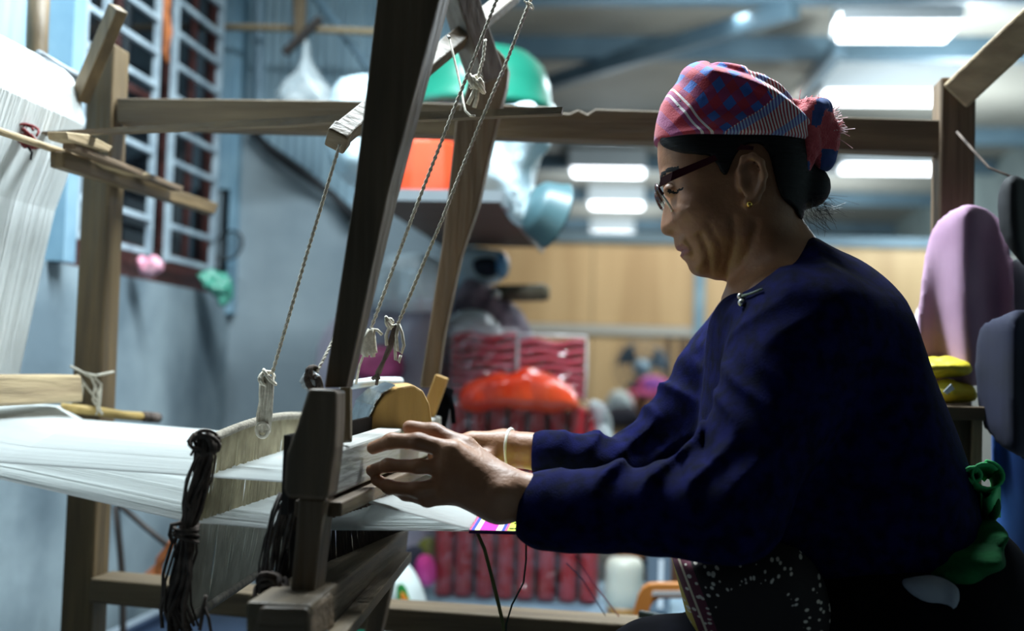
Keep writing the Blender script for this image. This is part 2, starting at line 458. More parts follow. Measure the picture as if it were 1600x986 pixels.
# ceiling lights that show in the frame
LEDM = mat('lit_diffuser', 'ffffff', rough=.5, emit='f2f8ff', estr=6.0)
LAMPF = mat('lamp_housing', 'd5dadc', rough=.4)
def led(cx, cy, wpx, label):
    c = PZ(cx, cy, ZC-.14); wm = wpx/FPX*c[1]
    t = thing('ceiling_light', label, 'ceiling light', (c[0], c[1], ZC-.16), 'ceiling lights of the back room')
    obj('housing', MB().box((c[0]-wm/2-.02, c[1]-.14, ZC-.14), (c[0]+wm/2+.02, c[1]+.14, ZC-.002)), LAMPF, t)
    obj('diffuser', MB().box((c[0]-wm/2, c[1]-.12, ZC-.16), (c[0]+wm/2, c[1]+.12, ZC-.14)), LEDM, t)
led(1400, 46, 165, 'bright white ceiling light panel, topmost of those right of the headscarf')
led(1385, 150, 190, 'bright white ceiling light panel just above the red cloth knot of the headscarf')
led(1395, 262, 150, 'white ceiling light glowing below the top rail, right of the headscarf knot')
led(950, 268, 110, 'small white ceiling light just under the top rail, left of the face')
led(963, 320, 80, 'small white ceiling light, middle one of those left of the face')
led(957, 366, 62, 'small brightest ceiling light right above the plywood partition edge')

# ================================================================== loom frame
YF = 2.05
loom = thing('loom', 'large old wooden loom frame of posts, rails and beams before the woman', 'loom', (-.93, YF, 0))
def post(pxs, Y, d, name, m, bev=.004, par=None):
    return obj(name, slab(pxs, Y, d), m, par or loom, bevel=bev)
def drop(pxs_top, zfoot, Y):      # extend a post down to the floor
    return [P(*q, Y) for q in pxs_top]
a, b = P(139, 66, YF), P(180, 68, YF)
c, d_ = P(93, 980, YF), P(143, 980, YF)
fz = lambda p, q, z: p+(q-p)*((z-p[2])/(q[2]-p[2]))
obj('post', MB().prism([a, b, fz(b, d_, 0), fz(a, c, 0)], (0, .062, 0)), midwood('z'), loom, bevel=.004)
a, b = P(1470, 120, YF), P(1526, 120, YF)
obj('post', MB().prism([a, b, b*V(1, 1, 0), a*V(1, 1, 0)], (0, .062, 0)), darkwood('z'), loom, bevel=.004)
rail = [(182, 153), (560, 157), (800, 164), (868, 167), (878, 176), (890, 177), (903, 171), (918, 178), (930, 170), (1050, 174), (1330, 183), (1500, 188),
        (1500, 240), (1310, 233), (1025, 221), (784, 214), (561, 207), (320, 201), (182, 191)]
obj('top_rail', slab(rail, YF+.006, .045), oldwood('x'), loom, bevel=.002)
obj('bottom_rail', slab([(141, 903), (300, 917), (560, 946), (1010, 977), (1480, 1012), (1480, 1056), (1010, 1020), (560, 984), (139, 942)], YF-.02, .082), oldwood('x'), loom, bevel=.003)
# top face of the bottom rail is the same beam, in the same wood
obj('leaning_strut', MB().bar(P(185, 12, 1.93), P(124, 156, 1.97), .027, .022, (.9, -.5, 0)), midwood('z'), loom, bevel=.002)
Xp = -.872
obj('side_plank', MB().prism([PX(100, 237, Xp), PX(342, 318, Xp), PX(336, 335, Xp), PX(100, 262, Xp)], (-.022, 0, 0)), midwood('y'), loom, bevel=.002)
obj('side_plank', MB().prism([PX(118, 224, Xp+.024), PX(287, 292, Xp+.024), PX(284, 299, Xp+.024), PX(118, 233, Xp+.024)], (-.02, 0, 0)), darkwood('y'), loom, bevel=.001)
obj('wedge', MB().prism([PX(104, 206, Xp+.03), PX(140, 210, Xp+.03), PX(177, 229, Xp+.03), PX(170, 238, Xp+.03), PX(106, 219, Xp+.03)], (-.03, 0, 0)), palewood('y'), loom, bevel=.002)
Xb = -.885
obj('rear_cross_beam', MB().prism([PX(-150, 587, Xb), PX(128, 586, Xb), PX(131, 628, Xb), PX(-150, 643, Xb)], (-.055, 0, 0)), palewood('y'), loom, bevel=.004)
obj('brace', MB().bar(P(1495, 148, YF-.02), P(1625, 25, YF-.1), .05, .05, (0, 1, 0)), palewood('x'), loom, bevel=.004)
# lower cross beam running to the back, with its near bracket and the slim far leg
zl = P(440, 962, 1.25)[2]
def beam_y(pts, depth_vec): return MB().prism(pts, depth_vec)
n0, n1 = P(486, 945, 1.24), P(486, 1010, 1.24); f0, f1 = P(640, 824, 1.93), P(634, 868, 1.93)
lbw = .066
obj('lower_cross_beam', MB().loft([n0+V(-lbw, 0, 0), n0, n1, n1+V(-lbw, 0, 0)], [f0+V(-lbw, 0, 0), f0, f1, f1+V(-lbw, 0, 0)]), oldwood('y'), loom, bevel=.004)
obj('beam_lip', MB().loft([n1+V(0, .05, .002), n1+V(.02, .05, .002), n1+V(.02, .05, -.012), n1+V(0, .05, -.012)],
                          [f1+V(0, -.06, .014), f1+V(.02, -.06, .014), f1+V(.02, -.06, .0), f1+V(0, -.06, .0)]), oldwood('y'), loom, bevel=.001)
obj('near_block', slab([(404, 948), (482, 950), (486, 1010), (388, 1010)], 1.235, .10), darkwood('x'), loom, bevel=.005)
la, lb = P(598, 862, 1.94), P(624, 862, 1.94); lc, ld = P(566, 1000, 1.94), P(592, 1000, 1.94)
obj('slim_leg', MB().prism([la, lb, fz(lb, ld, 0), fz(la, lc, 0)], (0, .03, 0)), darkwood('z'), loom, bevel=.002)
for X0, Y0 in ((-.42, 1.27), (-.95, 1.3)):
    obj('near_leg', MB().box((X0-.03, Y0, 0), (X0+.03, Y0+.06, zl-.06)), darkwood('z'), loom, bevel=.003)
obj('near_rail', MB().box((-.95, 1.275, .50), (-.36, 1.325, .55)), darkwood('x'), loom, bevel=.003)
for y in (1.31, 1.9):
    pass

# ------------------------------------------------------------------ beater (two swords, cap, batten)
bt = thing('loom_beater', 'hanging wooden beater with two tall slanted swords and a heavy end block', 'beater', P(480, 940, 1.33))
YS = 1.33
obj('sword', MB().loft(slabpts([(592, -30), (694, -30), (606, 300), (541, 606), (506, 606), (553, 300)], YS), [p+V(0, d_, 0) for p, d_ in zip(slabpts([(592, -30), (694, -30), (606, 300), (541, 606), (506, 606), (553, 300)], YS), (.052, .052, .055, .03, .03, .055))]), darkwood('z'), bt, bevel=.002)
YG = 1.96
obj('sword', slab([(655, 606), (690, 384), (700, 300), (712, 187), (725, 150), (738, 105), (750, 84), (764, 74), (777, 76), (788, 88), (794, 108), (791, 135), (782, 167), (765, 240), (747, 321), (720, 400), (694, 520), (682, 606)], YG, .030), darkwood('z'), bt, bevel=.003)
obj('end_block', slab([(481, 607), (525, 609), (524, 660), (522, 700), (512, 772), (507, 782), (449, 778), (442, 768), (447, 710), (462, 668)], YS-.035, .045), darkwood('z'), bt, bevel=.004)
obj('end_post', slab([(466, 778), (506, 781), (488, 942), (452, 938)], YS-.01, .05), darkwood('z'), bt, bevel=.003)
# batten: the long board running from the end block to the far sword; lit face towards the cloth
bn = [P(517, 778, 1.345), P(517, 706, 1.345)]; bf = [P(690, 704, YG), P(690, 650, YG)]
obj('batten', MB().loft([bn[0], bn[1], bn[1]+V(-.035, 0, 0), bn[0]+V(-.035, 0, 0)], [bf[0], bf[1], bf[1]+V(-.035, 0, 0), bf[0]+V(-.035, 0, 0)]), mat('worn_grey_board', '8f8c86', 'a8a59e', rough=.6, scale=1.6, stretch=AX['y'], bump=.2), bt, bevel=.003)
bl0, bl1 = bn[0]+V(.0, 0, 0), bf[0]
obj('shuttle_race', MB().loft([bl0+V(.012, 0, -.004), bl0+V(-.04, 0, -.004), bl0+V(-.04, 0, -.022), bl0+V(.012, 0, -.02)], [bl1+V(.012, 0, -.004), bl1+V(-.04, 0, -.004), bl1+V(-.04, 0, -.022), bl1+V(.012, 0, -.02)]), darkwood('y'), bt, bevel=.002)
obj('peg', MB().bar(P(541, 606, 1.44), P(541, 690, 1.42), .012, .012), midwood('z'), bt, bevel=.002)
obj('peg', MB().bar(P(691, 588, 1.93), P(662, 668, 1.93), .020, .020), wood('honey_wood', '9a7438', 'b98f4c', 'z'), bt, bevel=.002)
# rounded wooden cheek with a tin edge
fo = [(567, 694), (575, 662), (588, 636), (602, 617), (622, 605), (645, 601), (661, 611), (671, 632), (676, 668), (660, 700), (600, 706)]
bo = [(545, 692), (550, 655), (560, 628), (580, 610), (606, 600), (636, 598), (655, 607), (668, 630), (673, 668), (655, 700), (590, 704)]
A = slabpts(fo, 1.70); B_ = slabpts(bo, 1.80)
cheek = MB().loft(A, B_)
ck = obj('rounded_cheek', cheek, wood('honey_wood', '9a7438', 'b98f4c', 'z'), bt, bevel=.003)
tm = MB()
for i in range(0, 4):
    ofs = V(-.003, -.003, .002)
    tm.add([A[i]+ofs, A[i+1]+ofs, B_[i+1]+ofs, B_[i]+ofs], [(0, 1, 2, 3)])
tin = obj('tin_sheet', tm, mat('crumpled_tin', 'aeb6b8', '8f979a', rough=.25, metal=1, scale=20, bump=.5, bscale=30), bt)
tin.modifiers.new('s', 'SOLIDIFY').thickness = .0015
# reed: fine vertical dents inside the beater
rd = MB()
for i in range(110):
    t = i/109
    p = bn[0]*(1-t)+bf[0]*t+V(-.05, 0, -.02); q = p+V(0, 0, .085)
    rd.box(p-V(.004, .0006, 0), q+V(.004, .0006, 0))
stuff(obj('reed', rd, mat('dark_reed', '2a2019', rough=.6), bt))

# ------------------------------------------------------------------ levers, sticks
lv = MB().bar(P(712, -20, 1.86), P(762, 128, 1.90), .042, .042, (1, -1.0, 0))
tag(obj('heddle_lever', lv, mat('grey_weathered_wood', '524840', '746a60', rough=.7, scale=14, stretch=(3, 3, .6), bump=.3), bevel=.003), 'grey weathered square lever arm hanging over the rounded tip of the far sword', 'lever')
rodm = MB().bar(P(528, 214, 1.58), P(806, -12, 2.03), .026, .024, (.3, -1, .4))
rt = thing('lever_rod', 'long dark square rod slanting up to the right behind the near sword', 'rod', P(528, 214, 1.58))
obj('shaft', rodm, oldwood('x'), rt, bevel=.002)
obj('notched_tip', MB().bar(P(524, 222, 1.575), P(536, 207, 1.59), .030, .028, (.3, -1, .4)), midwood('x'), rt, bevel=.003)
st = [(56, 206), (180, 199), (320, 191), (440, 184), (542, 178), (657, 175), (760, 171), (879, 167)]
sb = [(56, 209), (180, 207), (320, 201), (440, 196), (542, 189), (657, 187), (760, 182), (877, 177)]
yy = np.linspace(1.85, 1.60, len(st)); sm = MB()
for i in range(len(st)-1):
    q = [P(*st[i], yy[i]), P(*sb[i], yy[i])]; r_ = [P(*st[i+1], yy[i+1]), P(*sb[i+1], yy[i+1])]; e = V(.0, .018, 0)
    sm.loft([q[0], q[1], q[1]+e, q[0]+e], [r_[0], r_[1], r_[1]+e, r_[0]+e])
tag(obj('shed_stick', sm, oldwood('x')), 'long thin flat stick crossing the loom from the red tie to the far sword', 'stick')
tag(obj('thin_rod', MB().tube([P(-40, 190, 1.55), P(0, 205, 1.62), P(80, 232, 1.80), P(195, 268, 2.0), P(232, 275, 2.06)], .0055, 8), palewood('y'), smooth=True), 'thin pale round rod running under the red string tie at left', 'rod')
# red tie
kt = thing('red_string_tie', 'small dark red string knotted round the sticks before the white warp', 'string', P(40, 222, 1.80))
c0 = P(41, 212, 1.79); rm = MB()
for k in range(6):
    ph = k*.9
    rm.tube([c0+V(.016*math.cos(t+ph), .012*math.sin(2*t), .017*math.sin(t+ph*.6)) for t in np.linspace(0, 5.2, 14)], .0022, 5)
rm.tube([c0, c0+V(-.02, 0, .006), c0+V(-.034, 0, .002)], .002, 5)
obj('knot', rm, mat('dark_red_string', '5e1a1c', '7c2a28', rough=.9, scale=60), kt, smooth=True)
obj('string_end', MB().tube([P(28, 218, 1.79), P(18, 222, 1.79), P(13, 224, 1.79)], .0018, 5).tube([P(40, 225, 1.79), P(50, 238, 1.79), P(48, 250, 1.79)], .0018, 5), mat('black_string', '15110f', rough=.9), kt)

# ------------------------------------------------------------------ warp
def threads(mb, A, B, n, r, jit=.0004, ts=None):
    """n threads between the poly-line A (near) and B (far)"""
    A = np.array(A); B = np.array(B)
    for i in range(n):
        t = i/(n-1) if ts is None else ts[i]
        pts = A*(1-t)+B*t+rng.normal(0, jit, (len(A), 3))
        k = len(pts)
        vs = []
        for j in range(k):
            vs += [pts[j]+V(0, -r*.87, -r*.5), pts[j]+V(0, r*.87, -r*.5), pts[j]+V(0, 0, r)]
        fs = []
        for j in range(k-1):
            for q in range(3): fs.append((j*3+q, j*3+(q+1) % 3, j*3+3+(q+1) % 3, j*3+3+q))
        mb.add(vs, fs)
    return mb
warp = thing('warp', 'wide white cotton warp of fine threads stretched through the loom', 'warp', P(300, 740, 1.7))
# hanging part on the left: the full warp roll on top and the sheet falling from it
prof = [(58, 104), (75, 100), (95, 106), (113, 124), (126, 155), (131, 196), (110, 262), (85, 330), (57, 455), (30, 582), (24, 620)]
YFAR = 1.97
FARP = [P(x, y, YFAR) for x, y in prof]
NEARP = [p+V(0, -.68, 0) for p in FARP]
sh = MB()
m_ = len(FARP); back = [p+V(-.012, 0, -.006) for p in FARP]
vs = FARP+[p+V(0, -.68, 0) for p in FARP]+back+[p+V(0, -.68, 0) for p in back]
fs = [(i, i+1, m_+i+1, m_+i) for i in range(m_-1)]+[(2*m_+i, 3*m_+i, 3*m_+i+1, 2*m_+i+1) for i in range(m_-1)]
fs += [(i, 2*m_+i, 2*m_+i+1, i+1) for i in range(m_-1)]
obj('warp_sheet', MB().add(vs, fs), WHITE, warp)
hang = MB()
ts = np.sort(np.clip(np.linspace(0, 1, 300)+rng.normal(0, .0015, 300), 0, 1))
fr = [p+V(.0008, 0, .0004) for p in FARP]
ne = [p+V(0, -.68, 0) for p in fr]
threads(hang, ne, fr, 300, .0011, .0002, ts)
stuff(obj('hanging_threads', hang, THREAD, warp))
# warp roll axle, two thin sticks sticking out of the far end
axl = MB().tube([P(60, 84, 1.90), P(100, 108, 1.98), P(121, 119, 2.03)], .007, 8).tube([P(66, 94, 1.90), P(100, 116, 1.98), P(116, 127, 2.03)], .006, 8)
obj('roll_stick', axl, mat('grey_stick', '8d949a', '6a6f74', rough=.6, scale=20), warp, smooth=True)
# lower part: two shed layers through heddle and reed to the fell
fellA = P(733, 828, 1.50); fellB = fellA+V(-.03, .46, 0)
up_far = [P(-20, 630, 1.94), P(60, 632, 1.95), P(97, 635, 1.96), P(130, 656, 1.97), P(320, 672, 1.97), P(485, 692, 1.97), P(600, 722, 1.97), fellB+V(0, 0, .001)]
up_near = [P(-420, 690, 1.30), P(-300, 692, 1.31), P(-200, 700, 1.32), P(0, 722, 1.35), P(335, 746, 1.40), P(446, 753, 1.42), P(547, 777, 1.46), fellA+V(0, 0, .001)]
lo_far = [P(-20, 690, 1.94), P(60, 697, 1.95), P(97, 701, 1.96), P(130, 706, 1.97), P(320, 735, 1.97), P(485, 757, 1.97), P(610, 766, 1.97), fellB-V(0, 0, .001)]
lo_near = [P(-420, 690, 1.30), P(-300, 700, 1.31), P(-200, 712, 1.32), P(0, 748, 1.35), P(295, 815, 1.38), P(446, 827, 1.42), P(547, 828, 1.46), fellA-V(0, 0, .001)]
# bend the far side so that the reed gathers the threads
t1 = np.sort(np.clip(np.linspace(0, 1, 280)+rng.normal(0, .0028, 280), 0, 1))
t2 = np.sort(np.clip(np.linspace(0, 1, 210)+rng.normal(0, .004, 210), 0, 1))
stuff(obj('upper_threads', threads(MB(), up_near, up_far, 280, .00105, .0003, t1), THREAD, warp))
stuff(obj('lower_threads', threads(MB(), lo_near, lo_far, 210, .00095, .0003, t2), THREAD, warp))
# bamboo lease rod under the warp
bam = wood('bamboo', 'a88a4a', 'c2a566', 'y')
bd = thing('bamboo_rod', 'short yellow bamboo rod with a dark tied end poking out beside the post', 'rod', P(150, 648, 1.95))
obj('cane', MB().tube([P(96, 637, 1.95), P(150, 642, 1.99), P(190, 649, 2.06), P(232, 652, 2.12)], .008, 10), bam, bd, smooth=True)
obj('tied_end', MB().tube([P(226, 651, 2.10), P(238, 652.5, 2.13), P(246, 653, 2.15)], .0095, 10), DARKYARN, bd, smooth=True)
# white cord lashing on the post
ls = thing('lashing', 'loose white cord lashing the bamboo rod and rear beam to the left post', 'cord', P(150, 640, 1.99))
lm = MB()
for pts in ([(110, 572), (126, 580), (143, 590), (150, 605), (155, 622), (152, 645)], [(128, 582), (150, 587), (178, 581)], [(122, 584), (130, 600), (126, 628)],
            [(120, 584), (140, 610), (152, 625), (158, 645)], [(148, 590), (158, 600), (156, 630), (150, 648)], [(150, 600), (145, 625), (156, 640), (160, 648)], [(158, 600), (152, 640)]):
    lm.tube([P(x, y, 1.985) for x, y in pts], .0022, 5)
obj('cord', lm, STRING, ls, smooth=True)

# ------------------------------------------------------------------ woven cloth with stripes
def cloth_u(u, v, dz=0):   # u along the cloth, v near->far
    a = fellA*(1-v)+fellB*v; b = P(905, 832, 1.50); b = b*(1-v)+(b+V(-.01, .46, 0))*v
    return a*(1-u)+b*u+V(0, 0, dz)
cl = thing('woven_cloth', 'narrow striped band of new cloth, magenta, yellow, blue and white, under the sleeve cuff', 'cloth', cloth_u(.5, .5, -.006))
cols = [('thread_pink', 'ee4d78', .018), ('thread_blue', '2b3fae', .032), ('thread_pale_yellow', 'f2ee9a', .045), ('thread_magenta', 'd512a0', .15), ('thread_cream', 'f6f2dc', .05), ('thread_blue', '2b3fae', .03), ('thread_pink', 'ee4d78', .022), ('thread_lime', 'dcea40', .70)]
u0 = 0
for nme, hx, du in cols:
    u1 = min(u0+du, 1); s_ = .0022
    p = [cloth_u(u0, 0), cloth_u(u1, 0), cloth_u(u1, 1), cloth_u(u0, 1)]
    obj('stripe', MB().prism(p, (0, 0, -.003)), mat(nme, hx, rough=.85, bump=.4, bscale=300), cl)
    u0 = u1
zz = MB()
for i in range(9):
    for j in range(8):
        c_ = cloth_u(.38+i*.045+(j % 2)*.02, .04+j*.12, .0006); zz.box(c_-V(.0025, .004, .0004), c_+V(.0025, .004, .0004))
stuff(obj('dark_weave_marks', zz, mat('olive_thread', '4d5a1c', rough=.9), cl))
obj('dark_selvedge', MB().prism([cloth_u(0, -.004), cloth_u(1, -.004), cloth_u(1, .012), cloth_u(0, .012)], (0, 0, -.004)), mat('selvedge', '3b1d55', rough=.9), cl)
def yarn(name, pts, r, m, label, n=6):
    return tag(obj(name, MB().tube(pts, r, n), m, smooth=True), label, 'yarn')
yarn('loose_yarn', [P(744, 829, 1.51), P(757, 858, 1.515), P(768, 900, 1.52), P(778, 940, 1.52), P(786, 975, 1.52), P(789, 1010, 1.52)], .0022, mat('olive_yarn', '6f6a3a', '4f5a34', rough=.9, scale=40), 'olive green yarn hanging straight from the first stripe of the cloth')
yarn('loose_yarn', [P(822, 832, 1.53), P(822, 875, 1.53), P(818, 910, 1.53), P(800, 945, 1.525), P(791, 975, 1.52), P(790, 1010, 1.52)], .0011, mat('dark_green_yarn', '28382f', rough=.9), 'thin dark green yarn looping down below the sleeve cuff')
yarn('loose_yarn', [P(885, 880, 1.9), P(910, 905, 1.98), P(946, 962, 2.04)], .0009, mat('dark_blue_yarn', '2c3352', rough=.9), 'fine dark blue thread slanting down to the bottom rail')
yarn('loose_yarn', [P(898, 868, 1.9), P(925, 908, 1.98), P(967, 963, 2.04)], .0009, mat('pink_yarn', 'b04a66', rough=.9), 'fine pink thread slanting down to the bottom rail')

# ------------------------------------------------------------------ heddles
def heddle(label, topN, topF, botN, botF, midN, midF, bow, n, r, m1, m2, dark, loc, bars):
    h = thing('heddle', label, 'heddle', loc)
    T = lambda t: topN*(1-t)+topF*t+V(0, 0, bow*4*t*(1-t))
    Bt = lambda t: botN*(1-t)+botF*t
    M = lambda t: midN*(1-t)+midF*t
    if bars:
        obj('top_bar', MB().tube([T(t) for t in np.linspace(-.01, 1.01, 16)], .0055, 8), mat('grey_twine', '7d7466', '9c9384', rough=.95, scale=120, bump=.4, bscale=300), h, smooth=True)
        obj('bottom_bar', MB().tube([Bt(t) for t in np.linspace(-.01, 1.01, 8)], .0065, 8), mat('twine_rod', '55504a', '746d62', rough=.9, scale=80), h, smooth=True)
    up = MB(); dn = MB()
    for i in range(n):
        t = i/(n-1)
        a = T(t); c = M(min(1, max(0, t*.97-.02)))+rng.normal(0, .0012, 3); b = Bt(t)
        up.tube([a, (a+c)/2+rng.normal(0, .0012, 3), c], r, 4, cap=False)
        dn.tube([c, (c+b)/2+rng.normal(0, .001, 3), b+V(0, 0, 0)], r, 4, cap=False)
    stuff(obj('upper_strings', up, m1, h)); stuff(obj('lower_strings', dn, m2, h))
    return h, T, Bt
hA = (P(322, 690, 1.38), P(487, 652, 1.98), P(286, 972, 1.36), P(447, 866, 1.98), P(304, 818, 1.38), P(485, 757, 1.98))
hd, T1, B1 = heddle('string heddle with beige cords and a black yarn bundle at its near end', *hA, .012, 260, .0011, HEDSTR, mat('grey_heddle_string', 'b9b5a8', 'd2cec2', rough=.9, scale=30), True, P(300, 975, 1.38), True)
# dark bundle of yarn down the near edge
db = MB()
nearpath = [(322, 688), (320, 715), (312, 752), (302, 790), (293, 824), (288, 860), (281, 905), (272, 950), (284, 985)]
base = np.array([P(x, y, 1.355) for x, y in nearpath])
for k in range(30):
    off = rng.normal(0, 1, 3)*V(.0042, .006, .003); wv = rng.uniform(0, 6.28); am = rng.uniform(.002, .008)
    sc = np.array([.5, .9, 1, .9, .55, 1, 1.2, 1.3, 1.5])
    db.tube([q+off*s_+V(am*math.sin(i*1.1+wv), 0, 0)*s_ for i, (q, s_) in enumerate(zip(base, sc))], rng.uniform(.0012, .0026), 5)
stuff(obj('yarn_bundle', db, DARKYARN, hd, smooth=True))
kn = MB()
for k in range(9):
    ph = rng.uniform(0, 6.28); c0 = P(318+rng.uniform(-7, 10), 692+rng.uniform(-7, 7), 1.355)
    kn.tube([c0+V(.011*math.cos(t+ph), .009*math.sin(t*1.3), .010*math.sin(t+ph)) for t in np.linspace(0, 5.5, 12)], .0020, 5)
for pts in ([(306, 692), (300, 688), (292, 690)], [(308, 688), (303, 682), (302, 676)], [(322, 684), (324, 676), (321, 670)], [(330, 688), (336, 682), (342, 683)], [(310, 700), (302, 704), (298, 712)]):
    kn.tube([P(x, y, 1.355) for x, y in pts], .0015, 4)
stuff(obj('yarn_knot', kn, DARKYARN, hd, smooth=True))
wr = MB()
for k in range(5):
    wr.tube([P(291, 822+k*5, 1.355)+V(.013*math.cos(t), .013*math.sin(t), .004*math.sin(t+k)) for t in np.linspace(0, 6.28, 12)], .0022, 5)
stuff(obj('yarn_wrap', wr, DARKYARN, hd, smooth=True))
YL = []
for pts, r_ in (([(312, 712), (298, 735), (290, 765), (291, 785), (298, 795)], .0018), ([(283, 818), (268, 820), (265, 835), (270, 850)], .0025), ([(322, 930), (318, 948), (312, 985)], .0022), ([(318, 945), (326, 965), (330, 990)], .0018)):
    obj('yarn_loop', MB().tube([P(x, y, 1.34) for x, y in pts], r_, 5), DARKYARN, hd, smooth=True)
# second heddle, dark brown strings behind the beater
h2bar = (P(536, 603, 1.75), P(625, 596, 1.97))
h2 = (P(470, 700, 1.40), P(640, 640, 1.98), P(432, 930, 1.36), P(652, 818, 1.98), P(452, 830, 1.40), P(640, 800, 1.95))
hd2, T2, B2 = heddle('heddle of dark brown strings hanging behind the beater post', *h2, .01, 120, .0016, mat('brown_heddle_string', '3a2a20', '544033', rough=.9, scale=30), mat('dark_heddle_string', '241c1a', '3a2d27', rough=.9, scale=30), True, P(440, 930, 1.4), False)
obj('top_bar', MB().tube([h2bar[0], (h2bar[0]+h2bar[1])/2+V(0, 0, .003), h2bar[1]], .0065, 8), WHITE, hd2, smooth=True)
db = MB(); base = np.array([P(x, y, 1.385) for x, y in ((452, 770), (444, 800), (436, 840), (430, 880), (424, 915), (430, 945))])
for k in range(20):
    off = rng.normal(0, 1, 3)*V(.0055, .008, .003); wv = rng.uniform(0, 6.28)
    db.tube([q+off*s_+V(.004*math.sin(i+wv), 0, 0) for i, (q, s_) in enumerate(zip(base, [.5, .9, 1.2, 1.3, 1.2, 1]))], rng.uniform(.001, .0022), 5)
stuff(obj('yarn_bundle', db, mat('grey_brown_yarn', '5a5350', '857d77', rough=.95, scale=60), hd2, smooth=True))
kn = MB()
for k in range(9):
    ph = rng.uniform(0, 6.28); c0 = P(424+rng.uniform(-8, 10), 920+rng.uniform(-10, 8), 1.345)
    kn.tube([c0+V(.012*math.cos(t+ph), .008*math.sin(t*1.3), .011*math.sin(t+ph)) for t in np.linspace(0, 5.5, 12)], .0028, 5)
stuff(obj('yarn_knot', kn, DARKYARN, hd2, smooth=True))

# ------------------------------------------------------------------ cords
def cord_mb(pts, r=.0016, pitch=.016, mb=None):
    mb = mb or MB(); pts = np.array(pts); seg = np.linalg.norm(np.diff(pts, axis=0), axis=1); Ln = seg.sum(); n = max(8, int(Ln/.004)); s_ = np.concatenate([[0], np.cumsum(seg)])
    q = np.stack([np.interp(np.linspace(0, Ln, n), s_, pts[:, k]) for k in range(3)], 1)
    t = unit(q[-1]-q[0]); u = unit(np.cross(t, V(0, 1, 0))); v = np.cross(t, u)
    for k in range(2):
        a = np.linspace(0, Ln, n)/pitch*2*math.pi+k*math.pi
        mb.tube(q+r*.75*(np.cos(a)[:, None]*u+np.sin(a)[:, None]*v), r, 5)
    return mb
def cord(label, pts, extra=None, r=.0016, em=None):
    t = thing('twisted_rope', label, 'cord', pts[-1])
    obj('strand', cord_mb(pts, r), STRING, t, smooth=True)
    for nm, m_, mb in (extra or []): obj(nm, mb, m_, t, smooth=True)
    return t
def loops(cx, cy, Y, n, rx, rz, r, seed, mb=None):
    g = np.random.default_rng(seed); mb = mb or MB()
    for k in range(n):
        ph = g.uniform(0, 6.28); c0 = P(cx+g.uniform(-4, 4), cy+g.uniform(-4, 4), Y)
        mb.tube([c0+V(rx*math.cos(t+ph), .006*math.sin(t*1.7+ph), rz*math.sin(t+ph*.5)) for t in np.linspace(0, 5.6, 14)], r, 5)
    return mb
tail = MB()
for dx, x1 in ((-5, -9), (0, -2), (5, 4), (8, 9), (-8, -4)):
    tail.tube([P(417+dx, 588, 1.54), P(414+dx+2, 615, 1.54), P(413+x1, 648, 1.54), P(412+x1*.8, 676, 1.54)], .0032, 5)
ring = MB().tube([P(410+9*math.cos(a), 672+11*math.sin(a), 1.535) for a in np.linspace(0, 6.28, 16)], .0026, 5)
cord('twisted cord from the rod tip to frayed loops on the heddle, left of near sword', [P(531, 226, 1.57), P(480, 395, 1.555), P(426, 582, 1.54)],
     [('frayed_tail', STRING, tail), ('loop', STRING, ring), ('knot', STRING, loops(417, 592, 1.54, 4, .007, .009, .0022, 1))])
rag = MB()
for k in range(7):
    x0 = 570+k*2.2
    rag.tube([P(578+k*.6, 515, 1.62), P(x0, 530, 1.62), P(x0-4+k, 548, 1.62), P(x0-6+k*1.5, 552+3*(k % 3), 1.62)], .0036, 5)
rag.tube([P(580, 515, 1.62), P(590, 516, 1.62), P(597, 523, 1.62)], .0022, 5)
rag.tube([P(572, 545, 1.62), P(562, 570, 1.63), P(556, 600, 1.64)], .0018, 5)
cord('twisted cord just right of the near sword, ending in a rag knot', [P(779, -8, 1.62), P(735, 105, 1.60), P(692, 215, 1.59), P(640, 350, 1.60), P(580, 512, 1.61)], [('rag_knot', STRING, rag)])
lp2 = MB()
lp2.tube([P(622, 505, 1.60), P(628, 520, 1.60), P(631, 540, 1.60), P(627, 552, 1.60), P(621, 548, 1.60), P(619, 525, 1.60), P(622, 508, 1.60)], .0022, 5)
lp2.tube([P(622, 508, 1.605), P(617, 540, 1.605), P(618, 562, 1.605), P(623, 566, 1.605), P(626, 555, 1.605)], .0022, 5)
lp2.tube([P(620, 508, 1.60), P(608, 512, 1.60), P(603, 524, 1.60), P(604, 540, 1.60)], .0024, 5)
loops(611, 503, 1.60, 3, .004, .006, .0022, 3, lp2)
dk = MB()
for k in range(3):
    dk.tube([P(617+k, 508, 1.60), P(606+k*2, 545, 1.605), P(593-k*2, 582, 1.61), P(582+k*5, 592, 1.615)], .0026, 5)
dk.tube([P(592, 580, 1.61), P(590, 590, 1.61), P(588, 602, 1.61)], .0022, 5)
cord('twisted cord slanting across the far sword to a white bow tied over dark string', [P(832, -8, 1.66), P(788, 105, 1.64), P(745, 205, 1.62), P(690, 345, 1.61), P(622, 505, 1.60)],
     [('bow', STRING, lp2), ('dark_string', DARKYARN, dk), ('fray', STRING, loops(825, 10, 1.655, 3, .004, .004, .0009, 8))])
kk = loops(744, 130, 1.64, 5, .007, .009, .0026, 5)
kk.tube([P(744, 135, 1.64), P(738, 150, 1.64), P(731, 163, 1.64)], .003, 6); kk.tube([P(746, 140, 1.64), P(745, 155, 1.64), P(741, 168, 1.64)], .003, 6)
kk.tube([P(738, 122, 1.64), P(733, 128, 1.64)], .002, 5); kk.tube([P(738, 135, 1.64), P(734, 138, 1.64)], .002, 5)
cord('short cord with a thick white knot hanging before the lever end', [P(758, 62, 1.66), P(755, 92, 1.65), P(746, 125, 1.64)], [('knot', STRING, kk)])
